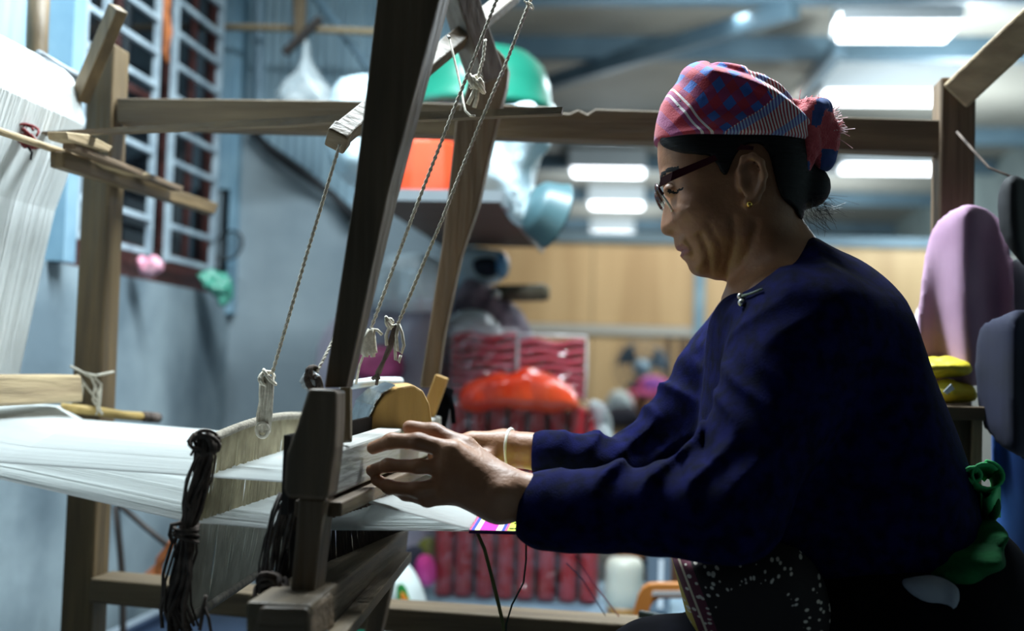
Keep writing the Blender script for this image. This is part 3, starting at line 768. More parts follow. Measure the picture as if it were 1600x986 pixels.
t_ = thing('loose_string', 'thin slack white string from a nail, ending in a curl over the long stick', 'string', P(735, 182, 1.63))
obj('string', MB().tube([P(701, 58, 1.7), P(708, 85, 1.69), P(719, 132, 1.66), P(724, 160, 1.64), P(727, 173, 1.62), P(735, 181, 1.615), P(742, 181, 1.612)], .0016, 5), STRING, t_, smooth=True)
obj('nail', MB().tube([P(700, 57, 1.72), P(702, 59, 1.69)], .0022, 6), SILVER, t_)
pb = MB()
for k, (x, y) in enumerate(((470, 598), (474, 606), (482, 612), (478, 590), (490, 600))):
    pb.tube([P(492, 582, 1.45), P((492+x)/2+2, (582+y)/2-3, 1.45), P(x, y, 1.45)], [.002, .007, .003], 6)
cord('short twine behind the near sword with a scrap of pale plastic tied on', [P(522, 528, 1.50), P(508, 556, 1.47), P(494, 584, 1.45)],
     [('plastic_scrap', mat('pale_plastic', 'b8bec2', rough=.3, spec=.7), pb), ('dark_knot', DARKYARN, loops(491, 592, 1.45, 4, .006, .012, .003, 12))], r=.0013)
tag(obj('black_strap', MB().tube([P(700, 606, 1.98), P(694, 625, 1.98), P(688, 668, 1.98)], [.010, .011, .009], 8).tube([P(702, 615, 1.97), P(707, 640, 1.97), P(709, 662, 1.97)], .004, 6), BLACKC, smooth=True), 'black cloth strap hanging from the beater beside the red packs', 'strap')

# ================================================================== the weaver
Y0 = 1.66
def q2(x, y, Y=Y0): return P(x, y, Y)[[0, 2]]
face_px = [(1029, 200), (1027, 235), (1028, 258), (1031, 272), (1031, 282), (1035, 290), (1039, 300), (1040, 312), (1037, 326), (1034, 340), (1032, 352), (1033, 360), (1037, 365), (1045, 367), (1052, 368),
           (1053, 374), (1053.5, 380), (1055, 386), (1058, 391), (1064, 394), (1063, 398), (1064.5, 402), (1070, 407), (1074, 412), (1076, 419), (1080, 426), (1088, 431), (1098, 433),
           (1108, 434), (1116, 437), (1125, 436), (1140, 432), (1144, 440), (1143, 452), (1138, 470), (1200, 500), (1262, 440), (1262, 395), (1252, 365), (1248, 340), (1258, 300), (1262, 250), (1245, 190),
           (1200, 140), (1130, 118), (1070, 128), (1040, 160)]
facep = Poly2(outline(face_px, Y0), 1, h=.0015)
HW = .071
def groove(p2, pxs, sig, dep):
    d = None; pts = [q2(x, y) for x, y in pxs]
    for a_, b_ in zip(pts, pts[1:]):
        e = seg2(p2, a_, b_); d = e if d is None else np.minimum(d, e)
    return dep*np.exp(-(d/sig)**2)
def bumpat(p2, px, rx_, rz_, amp):
    c_ = q2(*px); return amp*np.exp(-((p2[:, 0]-c_[0])/rx_)**2-((p2[:, 1]-c_[1])/rz_)**2)
earc = P(1172, 282, Y0-.0735)
def head_sdf(p):
    d2 = facep(p[:, 0], p[:, 2]); p2 = p[:, [0, 2]]
    # half width: narrow at the nose and chin, wide at cheekbone and skull
    W = np.full(len(p), HW)
    W = W-bumpat(p2, (1085, 425), .055, .035, .016)-bumpat(p2, (1150, 440), .07, .05, .020)-bumpat(p2, (1120, 330), .02, .03, -.0)+bumpat(p2, (1085, 340), .025, .02, .002)
    Rr = .062
    e = np.maximum(1+d2/Rr, 0); y = np.abs((p[:, 1]-Y0)/W)
    f = (np.sqrt(y**2.2+e**2.2)-1)*.06 if False else ((y**2.3+e**2.3)**(1/2.3)-1)*.062
    # nose: keep it slim, widen the wings
    slim = np.exp(-((p2[:, 0]-q2(1034, 338)[0])/.011)**2-((p2[:, 1]-q2(1034, 335)[1])/.028)**2)
    f = f+slim*np.maximum(np.abs(p[:, 1]-Y0)-.010, 0)*.55
    f = smin(f, ell(p, P(1047, 358, Y0-.012), (.009, .0065, .0075)), .006)
    f = smin(f, ell(p, P(1047, 358, Y0+.012), (.009, .0065, .0075)), .006)
    # eye socket, brow, cheekbone
    s_ = np.exp(-((np.abs(p[:, 1]-Y0)-.032)/.017)**2)
    f = f+s_*bumpat(p2, (1046, 303), .013, .009, .007)-s_*bumpat(p2, (1040, 279), .012, .006, .003)
    f = f-np.exp(-((np.abs(p[:, 1]-Y0)-.05)/.02)**2)*bumpat(p2, (1085, 335), .022, .016, .004)
    for sg in (-1, 1):
        f = smin(f, ell(p, P(1051, 303, Y0)+V(0, sg*.033, 0), (.0125, .012, .0105)), .003)
    # creases
    side = np.clip((np.abs(p[:, 1]-Y0)-.012)/.02, 0, 1)
    f = f+side*(groove(p2, [(1051, 364), (1068, 374), (1080, 392), (1084, 412)], .0032, .0022)+groove(p2, [(1092, 375), (1103, 395), (1108, 428)], .0035, .0026)
                +groove(p2, [(1104, 360), (1120, 385), (1126, 405), (1118, 432)], .003, .0018)+groove(p2, [(1140, 350), (1143, 385), (1133, 425)], .004, .0024)
                +groove(p2, [(1175, 360), (1165, 400), (1147, 438)], .005, .0026)+groove(p2, [(1052, 322), (1068, 330), (1082, 332)], .0025, .0012)
                +groove(p2, [(1043, 307), (1055, 309), (1064, 306)], .0016, .0018)
                +groove(p2, [(1045, 293), (1057, 292), (1066, 297)], .0018, .0012))
    f = f+groove(p2, [(1055, 392.5), (1064, 394), (1078, 389), (1084, 388)], .0019, .0032)*np.clip(1.3-np.abs(p[:, 1]-Y0)/.03, 0, 1)
    f = f-groove(p2, [(1060, 388), (1074, 387)], .0025, .0014)-groove(p2, [(1066, 399), (1076, 396)], .003, .0016)
    f = f+ell(p, P(1046, 364.5, Y0-.008), (.0035, .003, .002)).clip(-.002, 0)*-1
    # ears
    for sg in (-1, 1):
        ec = V(earc[0], Y0+sg*.072, earc[2])
        q = lambda x, y, o: V(*P(x, y, Y0-.072))*V(1, 0, 1)+V(0, Y0+sg*(.072+o), 0)
        rim = chain(p, [q(1158, 292, 0), q(1155, 268, .005), q(1161, 250, .009), q(1175, 246, .012), q(1188, 256, .013), q(1193, 276, .012), q(1189, 296, .009), q(1180, 312, .006), q(1168, 318, .004)],
                    [.0035, .004, .0042, .0042, .0042, .004, .0042, .005, .006], .004)
        plate = ell(p, q(1174, 283, .005), (.014, .004, .025))
        f = smin(f, smin(rim, plate, .004), .005)
        f = smax(f, -ell(p, q(1170, 284, .011), (.0075, .006, .014)), .004)
        f = smin(f, ell(p, q(1158, 289, .004), (.004, .004, .006)), .003)
    return f
# joints
SN, EN, WN = P(1275, 505, 1.52), P(1120, 798, 1.44), P(806, 776, 1.475)
SF, EF, WF = P(1180, 520, 1.80), P(1010, 740, 1.80), P(808, 703, 1.735)
HIP = P(1370, 1010, Y0)
NECK = P(1190, 430, Y0)
def hand_near(p):
    k = .008
    y = 1.462
    f = cap(p, WN+V(.05, .0, 0), P(790, 772, y+.008), .026, .025)
    pal = smin(cap(p, P(780, 765, y+.006), P(706, 708, y), .024, .0155), cap(p, P(780, 785, y+.008), P(700, 762, y+.002), .022, .015), .02)
    pal = smin(pal, cap(p, P(775, 775, y+.006), P(702, 735, y), .022, .0155), .02)
    f = smin(f, pal, .02)
    fing = [([(704, 704), (654, 690), (612, 689), (583, 700)], [0, -.004, .004, .022], [.0110, .0097, .0089, .0078]),
            ([(704, 730), (654, 729), (606, 727), (580, 735)], [0, -.007, .003, .024], [.0106, .0080, .0076, .0068]),
            ([(702, 756), (652, 765), (608, 761), (588, 750)], [.001, -.006, .005, .026], [.0104, .0084, .0078, .0070]),
            ([(706, 776), (668, 781), (634, 772), (610, 762)], [.004, 0, .012, .028], [.0098, .0080, .0074, .0066])]
    for px, dy, r in fing:
        f = smin(f, chain(p, [P(x, yy_, y+o) for (x, yy_), o in zip(px, dy)], r, .006), .005)
    th = chain(p, [P(782, 752, y+.012), P(725, 700, y+.022), P(678, 676, y+.032), P(640, 668, y+.038)], [.019, .0135, .0105, .0088], .008)
    f = smin(f, th, .008)
    # knuckles, tendons and wrist bone
    for x, yy_ in ((703, 704), (702, 728), (700, 752)):
        f = smin(f, ell(p, P(x, yy_, y-.009), (.010, .006, .008)), .006)
    for x, yy_ in ((654, 690), (654, 729), (652, 764)):
        f = smin(f, ell(p, P(x, yy_, y-.009), (.008, .005, .007)), .004)
    f = smin(f, ell(p, P(783, 768, y-.018), (.009, .007, .008)), .012)
    return f
def hand_far(p):
    y = 1.735
    f = cap(p, WF+V(.05, 0, 0), P(790, 703, y), .023, .022)
    f = smin(f, smin(cap(p, P(785, 698, y-.008), P(738, 690, y-.02), .021, .0145), cap(p, P(785, 704, y+.010), P(735, 700, y+.026), .021, .014), .02), .018)
    fing = [([(738, 690), (705, 690), (688, 706), (686, 724)], -.024, .0098), ([(735, 692), (698, 694), (680, 712), (680, 728)], -.004, .010),
            ([(735, 696), (703, 700), (688, 716), (690, 730)], .014, .0094), ([(738, 701), (714, 707), (700, 720), (702, 732)], .030, .0084)]
    for px, o, r in fing:
        f = smin(f, chain(p, [P(a_, b_, y+o) for a_, b_ in px], [r*1.1, r, r*.94, r*.82], .005), .005)
    f = smin(f, chain(p, [P(780, 708, y-.012), P(756, 718, y-.034), P(735, 728, y-.040), P(718, 732, y-.036)], [.016, .0125, .010, .0082], .006), .008)
    return f
KN, KF = P(1035, 1075, 1.56), P(1010, 1070, 1.76)
def body_sdf(p):
    f = np.linalg.norm(p-P(1150, 290, Y0), axis=1)-.10
    k_ = f < .12
    if k_.any(): f[k_] = head_sdf(p[k_])
    # neck and torso
    f = smin(f, cap(p, P(1211, 390, Y0), P(1226, 470, Y0+.005), .0485, .050), .014)
    f = smin(f, cap(p, P(1232, 520, Y0-.08), P(1232, 520, Y0+.08), .072, .072), .05)
    f = smin(f, ell(p, P(1265, 620, Y0), (.105, .14, .17)), .06)
    f = smin(f, ell(p, P(1330, 790, Y0), (.09, .11, .14)), .06)
    f = smin(f, ell(p, P(1390, 975, Y0), (.10, .13, .09)), .05)
    for S, E, W in ((SN, EN, WN), (SF, EF, WF)):
        f = smin(f, chain(p, [S, E, W+V(.012, 0, 0)], [.045, .036, .024], .02), .02)
    for k, sg in ((KN, -1), (KF, 1)):
        ank = V(k[0]+.06, k[1], .07)
        f = smin(f, chain(p, [HIP+V(0, sg*.085, -.02), k, ank], [.078, .055, .034], .02), .03)
        f = smin(f, cap(p, ank+V(.02, 0, -.035), ank+V(-.13, 0, -.045), .03, .024), .02)
    for hf, c0 in ((hand_near, P(690, 730, 1.475)), (hand_far, P(750, 705, 1.735))):
        g = np.linalg.norm(p-c0, axis=1)-.10; k_ = g < .06
        if k_.any(): g[k_] = hf(p[k_])
        f = smin(f, g, .006)
    return f
def body_mask(c):
    x, z = c[:, 0], c[:, 2]; m_ = np.zeros(len(c), int)
    near = c[:, 1] < Y0+.03
    lp_ = np.array([q2(*t) for t in ((1056, 387), (1066, 384), (1079, 386), (1080, 391), (1074, 399), (1066, 403), (1062, 399), (1062, 394))])
    ins = np.zeros(len(c), bool)
    for a_, b_ in zip(lp_, np.roll(lp_, -1, 0)):
        cc = (a_[1] > z) != (b_[1] > z); ins ^= cc & (x < (b_[0]-a_[0])*(z-a_[1])/(b_[1]-a_[1]+1e-12)+a_[0])
    m_[ins & (np.abs(c[:, 1]-Y0) < .034)] = 1
    p2 = c[:, [0, 2]]
    for pts, wd in ((((1043, 306.5), (1055, 308.5), (1064, 305)), .0016), (((1030, 281), (1040, 276), (1056, 275), (1066, 279)), .0026)):
        d = np.minimum.reduce([seg2(p2, q2(*a_), q2(*b_)) for a_, b_ in zip(pts, pts[1:])])
        m_[(d < wd) & (np.abs(c[:, 1]-Y0) < .060) & (np.abs(c[:, 1]-Y0) > .010)] = 2
    return m_
lo_ = np.array([P(570, 700, 1.44)[0]-.02, 1.38, 0.0]); hi_ = np.array([P(1470, 700, 1.7)[0], 1.94, P(1150, 100, Y0)[2]+.01])
woman = sobj('person', sdf_mesh(body_sdf, lo_, hi_, .003, B=16), SKIN, None, loc=HIP*V(1, 1, 0), slots=[SKIN, LIP, HAIR], pick=body_mask)
tag(woman, 'woman weaving at the loom in plaid headscarf, glasses and dark navy jacket, looking down', 'person')

# hair with bun
hair_px = [(1031, 222), (1030, 229), (1036, 238), (1046, 246), (1060, 252), (1080, 256), (1108, 258), (1118, 275), (1126, 290), (1132, 285), (1138, 268), (1148, 250), (1160, 240), (1182, 240), (1194, 255), (1200, 280),
           (1206, 305), (1216, 325), (1236, 335), (1246, 350), (1254, 345), (1258, 320), (1266, 325), (1284, 322), (1296, 300), (1292, 275), (1270, 255), (1268, 210), (1240, 170), (1180, 140), (1080, 150), (1040, 190)]
hp = Poly2(outline(hair_px, Y0), 1, h=.0015)
def hair_sdf(p):
    f = head_sdf(p)-.005
    f = smax(f, hp(p[:, 0], p[:, 2]), .004)
    f = smin(f, ell(p, P(1268, 292, Y0), (.024, .034, .026)), .014)
    u = p@unit(V(.5, 0, 1.0))
    return f-.0008*np.sin(u*900)*.5
hl, hh_ = outline(hair_px, Y0).min(0)-.01, outline(hair_px, Y0).max(0)+.01
hr = sobj('hair', sdf_mesh(hair_sdf, (hl[0], Y0-.095, hl[1]), (hh_[0], Y0+.095, hh_[1]), .003), HAIR, woman, label='black hair combed back into a low bun')
wisp = MB()
for k in range(110):
    s0 = P(rng.uniform(1250, 1292), rng.uniform(300, 340), Y0+rng.uniform(-.03, .02))
    d = unit(V(rng.uniform(-.1, .9), rng.uniform(-.4, .4), rng.uniform(-1, .1))); L_ = rng.uniform(.012, .036); cv = rng.normal(0, .35, 3)
    wisp.tube([s0+d*L_*t+cv*L_*t*t*.5 for t in np.linspace(0, 1, 5)], .00022, 3, cap=False)
stuff(obj('loose_hair', wisp, mat('grey_hair_strand', '45403c', rough=.4), woman))

# plaid headscarf
def plaid_material():
    m = bpy.data.materials.new('red_plaid_cloth'); m.use_nodes = True; nt = m.node_tree; N = nt.nodes; L = nt.links; b = N['Principled BSDF']
    b.inputs['Roughness'].default_value = .85; b.inputs['Sheen Weight'].default_value = .15; b.inputs['Specular IOR Level'].default_value = .2
    tc = N.new('ShaderNodeTexCoord'); sx = N.new('ShaderNodeSeparateXYZ'); L.new(tc.outputs['Object'], sx.inputs[0])
    def math_(op, a, b_=None, c=None):
        n = N.new('ShaderNodeMath'); n.operation = op
        for i, v in enumerate((a, b_, c)):
            if v is None: continue
            if isinstance(v, (int, float)): n.inputs[i].default_value = v
            else: L.new(v, n.inputs[i])
        return n.outputs[0]
    ang = math.radians(40)
    ns = N.new('ShaderNodeTexNoise'); ns.inputs['Scale'].default_value = 9; L.new(tc.outputs['Object'], ns.inputs['Vector'])
    wob = math_('MULTIPLY', math_('SUBTRACT', ns.outputs[0], .5), .02)
    # warp direction runs down to the right, weft crosses it; depth y carries the cloth round the head
    u = math_('ADD', math_('ADD', math_('MULTIPLY', sx.outputs[0], math.cos(ang)), math_('MULTIPLY', sx.outputs[2], math.sin(ang))), wob)
    v = math_('ADD', math_('ADD', math_('MULTIPLY', sx.outputs[0], -math.sin(ang)), math_('MULTIPLY', sx.outputs[2], math.cos(ang))), wob)
    def band(c, x0, x1):   # 1 between x0 and x1
        return math_('MULTIPLY', math_('GREATER_THAN', c, x0), math_('LESS_THAN', c, x1))
    def frac(c, per, off=0.0): return math_('FRACT', math_('MULTIPLY', math_('ADD', c, off), 1/per))
    def mix(f, a, b_):
        n = N.new('ShaderNodeMix'); n.data_type = 'RGBA'
        if isinstance(f, (int, float)): n.inputs[0].default_value = f
        else: L.new(f, n.inputs[0])
        for i, q in ((6, a), (7, b_)):
            if isinstance(q, tuple): n.inputs[i].default_value = q
            else: L.new(q, n.inputs[i])
        return n.outputs[2]
    RED, BLU, WHT, DRK = lin('a82c38'), lin('2f63b0'), lin('e2ddda'), lin('6a3550')
    # blue / red checks
    fu = frac(u, .025, 5.0); fv = frac(v, .023, 5.0)
    bu = math_('LESS_THAN', fu, .5); bv = math_('LESS_THAN', fv, .5)
    check = mix(math_('MULTIPLY', bu, bv), mix(math_('MULTIPLY', math_('MAXIMUM', bu, bv), .45), RED, lin('5d3a78')), BLU)
    # fine white stripes zone towards the back of the head
    fine = math_('LESS_THAN', frac(math_('ADD', sx.outputs[0], math_('MULTIPLY', sx.outputs[2], .22)), .0042, 5.0), .5)
    fcol = mix(fine, RED, WHT)
    bluband = math_('LESS_THAN', frac(v, .036, 5.0), .30)
    fcol = mix(math_('MULTIPLY', bluband, .75), fcol, mix(fine, BLU, lin('7fb0dc')))
    zone = math_('GREATER_THAN', u, PLZ)
    back = math_('MAXIMUM', math_('LESS_THAN', v, PLV), math_('GREATER_THAN', u, PLZ+.085))
    plain = mix(math_('MULTIPLY', bu, .55), RED, lin('6b3f7c'))
    base = mix(zone, plain, mix(back, check, fcol))
    # two white lines framing the checked field
    l1 = math_('ADD', band(u, PLZ-.0125, PLZ-.0095), band(u, PLZ-.0035, PLZ-.0005))
    base = mix(math_('MULTIPLY', math_('MINIMUM', l1, 1.0), .9), base, WHT)
    # weave grain
    wv = N.new('ShaderNodeTexNoise'); wv.inputs['Scale'].default_value = 420; L.new(tc.outputs['Object'], wv.inputs['Vector'])
    base = mix(math_('MULTIPLY', wv.outputs[0], .25), base, DRK)
    L.new(base, b.inputs['Base Color'])
    bp = N.new('ShaderNodeBump'); bp.inputs['Strength'].default_value = .3; bp.inputs['Distance'].default_value = .002; L.new(wv.outputs[0], bp.inputs['Height']); L.new(bp.outputs[0], b.inputs['Normal'])
    return m
_a = math.radians(40)
def plaid_uv(x, y):
    s_ = P(x, y, Y0-.06)-wloc(woman); return s_[0]*math.cos(_a)+s_[2]*math.sin(_a), -s_[0]*math.sin(_a)+s_[2]*math.cos(_a)
PLZ = plaid_uv(1102, 192)[0]; PLV = plaid_uv(1128, 212)[1]
PLAID = plaid_material()
scarf_px = [(1027, 224), (1033, 200), (1043, 165), (1050, 146), (1054, 128), (1063, 115), (1078, 104), (1100, 99), (1125, 101), (1160, 108), (1190, 115), (1220, 131), (1240, 152), (1258, 180), (1266, 205), (1264, 222), (1250, 228), (1200, 228), (1130, 227), (1070, 227), (1040, 228)]
scp = Poly2(outline(scarf_px, Y0), 1, h=.0015)
def scarf_sdf(p):
    d = scp(p[:, 0], p[:, 2]); p2 = p[:, [0, 2]]
    Wd = .092; Rr = .075
    e = np.maximum(1+d/Rr, 0); y = np.abs((p[:, 1]-Y0)/Wd)
    # bottom edge stays flat and open: no rounding below the brow line
    zb_ = q2(1130, 227)[1]; low = np.clip(1-(p[:, 2]-zb_)/.03, 0, 1); xin = np.clip((p[:, 0]-q2(1027, 0)[0])/.01, 0, 1)
    ex = e*(1-low)+low*np.maximum(1-np.minimum(np.abs(p[:, 0]-q2(1024, 224)[0]), np.abs(q2(1268, 224)[0]-p[:, 0]))/Rr, 0)
    f = ((y**2.2+ex**2.2)**(1/2.2)-1)*.07
    f = smax(f, d, .003)
    sd = np.clip((Y0-p[:, 1])/.03+.6, 0, 1)
    f = f+sd*(groove(p2, [(1262, 190), (1200, 150), (1155, 128), (1110, 112)], .006, .006)-groove(p2, [(1262, 204), (1200, 166), (1150, 144), (1110, 134)], .008, .005)+groove(p2, [(1258, 176), (1215, 136), (1170, 118)], .005, .005)
              +groove(p2, [(1262, 212), (1210, 186), (1160, 166)], .006, .0035)+groove(p2, [(1055, 128), (1064, 150), (1060, 180)], .008, .003))
    f = f+.0012*sn(p, 70, 5)
    return smin(f, smax(head_sdf(p)-.005, -(p[:, 2]-zb_-.001), .002), .004)
sl_, sh_ = outline(scarf_px, Y0).min(0)-.01, outline(scarf_px, Y0).max(0)+.01
sobj('headscarf', sdf_mesh(scarf_sdf, (sl_[0], Y0-.105, sl_[1]), (sh_[0], Y0+.105, sh_[1]), .0025), PLAID, woman, label='red, blue and white plaid headscarf')
# scarf knot with fringe
def knot_sdf(p):
    f = ell(p, P(1258, 185, Y0-.02), (.028, .035, .020))
    f = smin(f, cap(p, P(1278, 175, Y0-.03), P(1256, 262, Y0-.035), .020, .011), .012)
    f = smin(f, cap(p, P(1290, 200, Y0-.02), P(1286, 245, Y0-.015), .020, .019), .010)
    f = smin(f, cap(p, P(1250, 212, Y0-.03), P(1268, 200, Y0-.035), .008, .010), .006)
    f = smin(f, cap(p, P(1285, 190, Y0-.03), P(1306, 205, Y0-.03), .010, .006), .008)
    f = smin(f, cap(p, P(1265, 168, Y0-.02), P(1240, 165, Y0-.03), .009, .007), .01)
    return f+.0035*sn(p, 160, 21)+.0022*(1-2*np.abs(sn(p*V(1, 1, .5), 330, 8)))
kl = P(1225, 285, Y0); kh = P(1325, 145, Y0)
def knot_pick(c):
    return (((c[:, 2] < P(0, 228, Y0)[2]) & (c[:, 0] > P(1278, 240, Y0)[0])) | (sn(c, 90, 31) > .42)).astype(int)
KRED = mat('frayed_red_cloth', 'b23840', 'd0575c', rough=.9, scale=60, bump=.5, bscale=400, sheen=.3)
sobj('scarf_knot', sdf_mesh(knot_sdf, (kl[0], Y0-.075, kl[2]), (kh[0], Y0+.03, kh[2]), .0025), KRED, woman, slots=[KRED, mat('faded_blue_cloth', '27406e', '3b4a80', rough=.9, scale=60)], pick=knot_pick, label='red frayed knot of the headscarf with blue tail')
fr_ = MB()
for k in range(150):
    a_ = rng.uniform(0, 1)
    s0 = P(1248+a_*48, 165+22*a_+rng.uniform(-4, 4), Y0-.02+rng.uniform(-.025, .02)) if k < 95 else P(rng.uniform(1285, 1306), rng.uniform(185, 212), Y0-.03)
    d = unit(V(rng.uniform(-.2, 1), rng.uniform(-.4, .3), rng.uniform(.1, 1))) if k < 95 else unit(V(1, rng.uniform(-.3, .3), rng.uniform(-.5, .5)))
    L_ = rng.uniform(.007, .020); cv = rng.normal(0, .5, 3)
    fr_.tube([s0+d*L_*t+cv*L_*t*t*.5 for t in np.linspace(0, 1, 4)], .00055, 3, cap=False)
stuff(obj('scarf_fringe', fr_, mat('pale_red_fringe', 'd58a8c', 'e8d4d4', rough=.9, scale=90), woman))

# jacket -------------------------------------------------------------
torso_px = [(1262, 366), (1300, 392), (1340, 412), (1385, 448), (1415, 490), (1436, 545), (1450, 590), (1474, 650), (1494, 705), (1512, 765), (1522, 830), (1515, 890), (1470, 945), (1400, 960), (1290, 950), (1200, 900), (1120, 872),
            (1062, 868), (1058, 820), (1080, 740), (1094, 660), (1102, 580), (1106, 520), (1114, 492), (1128, 470), (1146, 456), (1170, 446), (1200, 420), (1235, 392)]
tp = Poly2(outline(torso_px, Y0), 2, h=.004)
cuffN = P(813, 787, 1.475); cuffF = P(819, 708, 1.735)
dN = unit(EN-WN); dF = unit(EF-WF)
def sleeve(p, S, E, W, rs, re, rw, seed, cuff, dcut, k=.03):
    up = cap(p, S, E, rs, re); lo = cap(p, E, W, re, rw)
    f = smin(up, lo, .03)
    t = (p-W)@unit(E-W); L_ = np.linalg.norm(E-W)
    fa = np.exp(-((t-L_*.62)/(L_*.40))**2)
    wr_ = np.sin(t*150+4*sn(p, 20, seed)+3.0*(p[:, 2]*18))
    topw = np.clip((p[:, 2]-(W[2]*(1-t/L_)+E[2]*t/L_)+.01)/.05, .15, 1)
    rg = 1-2*np.abs(np.sin(t*62+2.6*sn(p, 16, seed)+2.0*np.sin(p[:, 2]*40)))
    f = f-(.0030*fa*np.maximum(wr_, -.4)+.0052*rg*np.clip(fa+.25, 0, 1))*topw-.003*sn(p, 55, seed+1)
    return smax(f, -((p-cuff)@dcut), .003)
def jacket_sdf(p):
    d = tp(p[:, 0], p[:, 2])
    # shoulders wide, waist narrower
    Wd = .165+.0*p[:, 0]
    zsh = P(1250, 470, Y0)[2]; Wd = Wd-.08*np.clip((p[:, 2]-zsh)/.10, 0, 1)-.02*np.clip((zsh-.12-p[:, 2])/.2, 0, 1)
    e = np.maximum(1+d/.10, 0); y = np.abs((p[:, 1]-Y0)/Wd)
    f = ((y**2.2+e**2.2)**(1/2.2)-1)*.09
    f = f-.004*sn(p*V(1, 1, .5), 26, 40)-.0028*(1-2*np.abs(sn(p*V(1, 1, .45)+V(0, 0, 3), 34, 42)))
    f = smin(f, sleeve(p, SN+V(-.012, 0, -.005), EN+V(.012, 0, .004), cuffN+V(.03, 0, -.006), .074, .058, .046, 50, cuffN, unit(V(1, 0, -.12))), .035)
    f = smin(f, sleeve(p, SF, EF, cuffF+V(.03, 0, 0), .066, .052, .034, 60, cuffF, dF), .035)
    # armhole seam
    p2 = p[:, [0, 2]]
    f = f+np.clip((Y0-.05-p[:, 1])/.03, 0, 1)*groove(p2, [(1112, 490), (1103, 560), (1094, 650), (1088, 700)], .004, .005)
    # stand collar
    a_, b_ = P(1158, 452, Y0), P(1254, 372, Y0)
    ax_ = unit(P(1180, 380, Y0)-P(1215, 440, Y0))
    cc = P(1206, 417, Y0); q = p-cc; t = q@ax_; rad = q-t[:, None]*ax_; xa_ = unit(b_-a_-((b_-a_)@ax_)*ax_)
    u = rad@xa_; v_ = rad[:, 1]
    ring = (np.sqrt((u/.051)**2+(v_/.060)**2)-1)*.055
    col = smax(np.abs(ring)-.0055, np.abs(t+.012)-.024, .003)
    # open the collar for the neck and sink the shoulder under it
    hole = smax(ring+.002, -(t+.05), .002)
    return smax(f, -hole, .004)
jl = np.array([P(808, 800, 1.46)[0]-.01, 1.34, P(1200, 985, 1.5)[2]]); jh = np.array([P(1530, 700, Y0)[0]+.01, 1.95, P(1254, 350, Y0)[2]])
jk = sobj('jacket', sdf_mesh(jacket_sdf, jl, jh, .004, B=16), NAVY, woman, label='dark navy cotton jacket with a stand collar')
ca, cb2 = P(1161, 452, Y0), P(1256, 372, Y0)
cax = unit(P(1182, 378, Y0)-P(1215, 440, Y0)); cxa = cb2-ca; cxa = unit(cxa-cax*(cxa@cax)); ccn = (ca+cb2)/2
def collar_fn(u, v):
    a_ = math.pi+.16+(2*math.pi-.32)*u
    return ccn+cxa*(.052+.004*(1-v))*math.cos(a_)+V(0, (.060+.006*(1-v))*math.sin(a_), 0)+cax*(-.030+.038*v)
clr = obj('stand_collar', MB().grid(collar_fn, 44, 5), NAVY, woman, smooth=True)
clr.modifiers.new('s', 'SOLIDIFY').thickness = .004
# collar clasp
def on_jacket(px, py, out=.003):
    ys = np.linspace(Y0-.2, Y0+.05, 500); pp_ = np.array([P(px, py, y_) for y_ in ys]); f_ = jacket_sdf(pp_)
    k_ = np.argmax(f_ < out) if (f_ < out).any() else 320
    return pp_[k_]
obj('collar_clasp', MB().sphere(on_jacket(1157, 463), .0042).sphere(on_jacket(1159, 473), .0048), SILVER, woman, smooth=True, label='two silver balls of the collar clasp')
obj('collar_cord', MB().tube([on_jacket(1158, 463), on_jacket(1172, 459), on_jacket(1191, 452)], .0014, 6), mat('grey_green_cord', '5f6b5a', rough=.7), woman, smooth=True)

# glasses
gl = thing('glasses', '', '', wloc(woman)); del gl['label'], gl['category']; gl.location = (0, 0, 0); gl.parent = woman
MAR = mat('maroon_plastic', '3a0f18', rough=.25, spec=.6)
def temple(sg):
    y = Y0+sg*.074
    pts = [P(1030, 298, Y0)*V(1, 0, 1)+V(0, Y0+sg*.066, 0), P(1048, 290, Y0)*V(1, 0, 1)+V(0, y, 0), P(1105, 266, Y0)*V(1, 0, 1)+V(0, y, 0), P(1150, 246, Y0)*V(1, 0, 1)+V(0, y, 0), P(1170, 248, Y0)*V(1, 0, 1)+V(0, y-.0*sg, 0)]
    m_ = MB()
    hs = [.0062, .0058, .0048, .003, .002]
    for i in range(4):
        e = V(0, .0022, 0); h0, h1 = V(.2*hs[i], 0, hs[i]), V(.2*hs[i+1], 0, hs[i+1])
        m_.loft([pts[i]+h0-e, pts[i]+h0+e, pts[i]-h0+e, pts[i]-h0-e], [pts[i+1]+h1-e, pts[i+1]+h1+e, pts[i+1]-h1+e, pts[i+1]-h1-e])
    obj('temple', m_, MAR, gl)
top_, bot_ = P(1025, 297, Y0), P(1049, 335, Y0)
dn_ = (bot_-top_)
for sg in (-1, 1):
    temple(sg)
    cy = Y0+sg*.036
    loopp = [top_*V(1, 0, 1)+V(0, cy, 0)+dn_*(.5-.5*math.sin(a_)*(abs(math.sin(a_))**-.25 if abs(math.sin(a_)) > 1e-3 else 1))+V(-.002*math.cos(a_)**2, .029*math.cos(a_)*(abs(math.cos(a_))**-.25 if abs(math.cos(a_)) > 1e-3 else 1), 0) for a_ in np.linspace(0, 2*math.pi, 28, endpoint=False)]
    up_ = MB().tube([loopp[i] for i in range(0, 15)], .0022, 6); lo__ = MB().tube([loopp[i % 28] for i in range(14, 29)], .0016, 6)
    obj('upper_rim', up_, MAR, gl, smooth=True); obj('lower_rim', lo__, mat('clear_rim', 'd9d4cc', rough=.15, spec=.8), gl, smooth=True)
    n_ = len(loopp); obj('lens', MB().add(loopp, [tuple(range(n_))]), mat('lens_glass', 'e8f0f0', rough=.03, alpha=.12, spec=.8), gl)
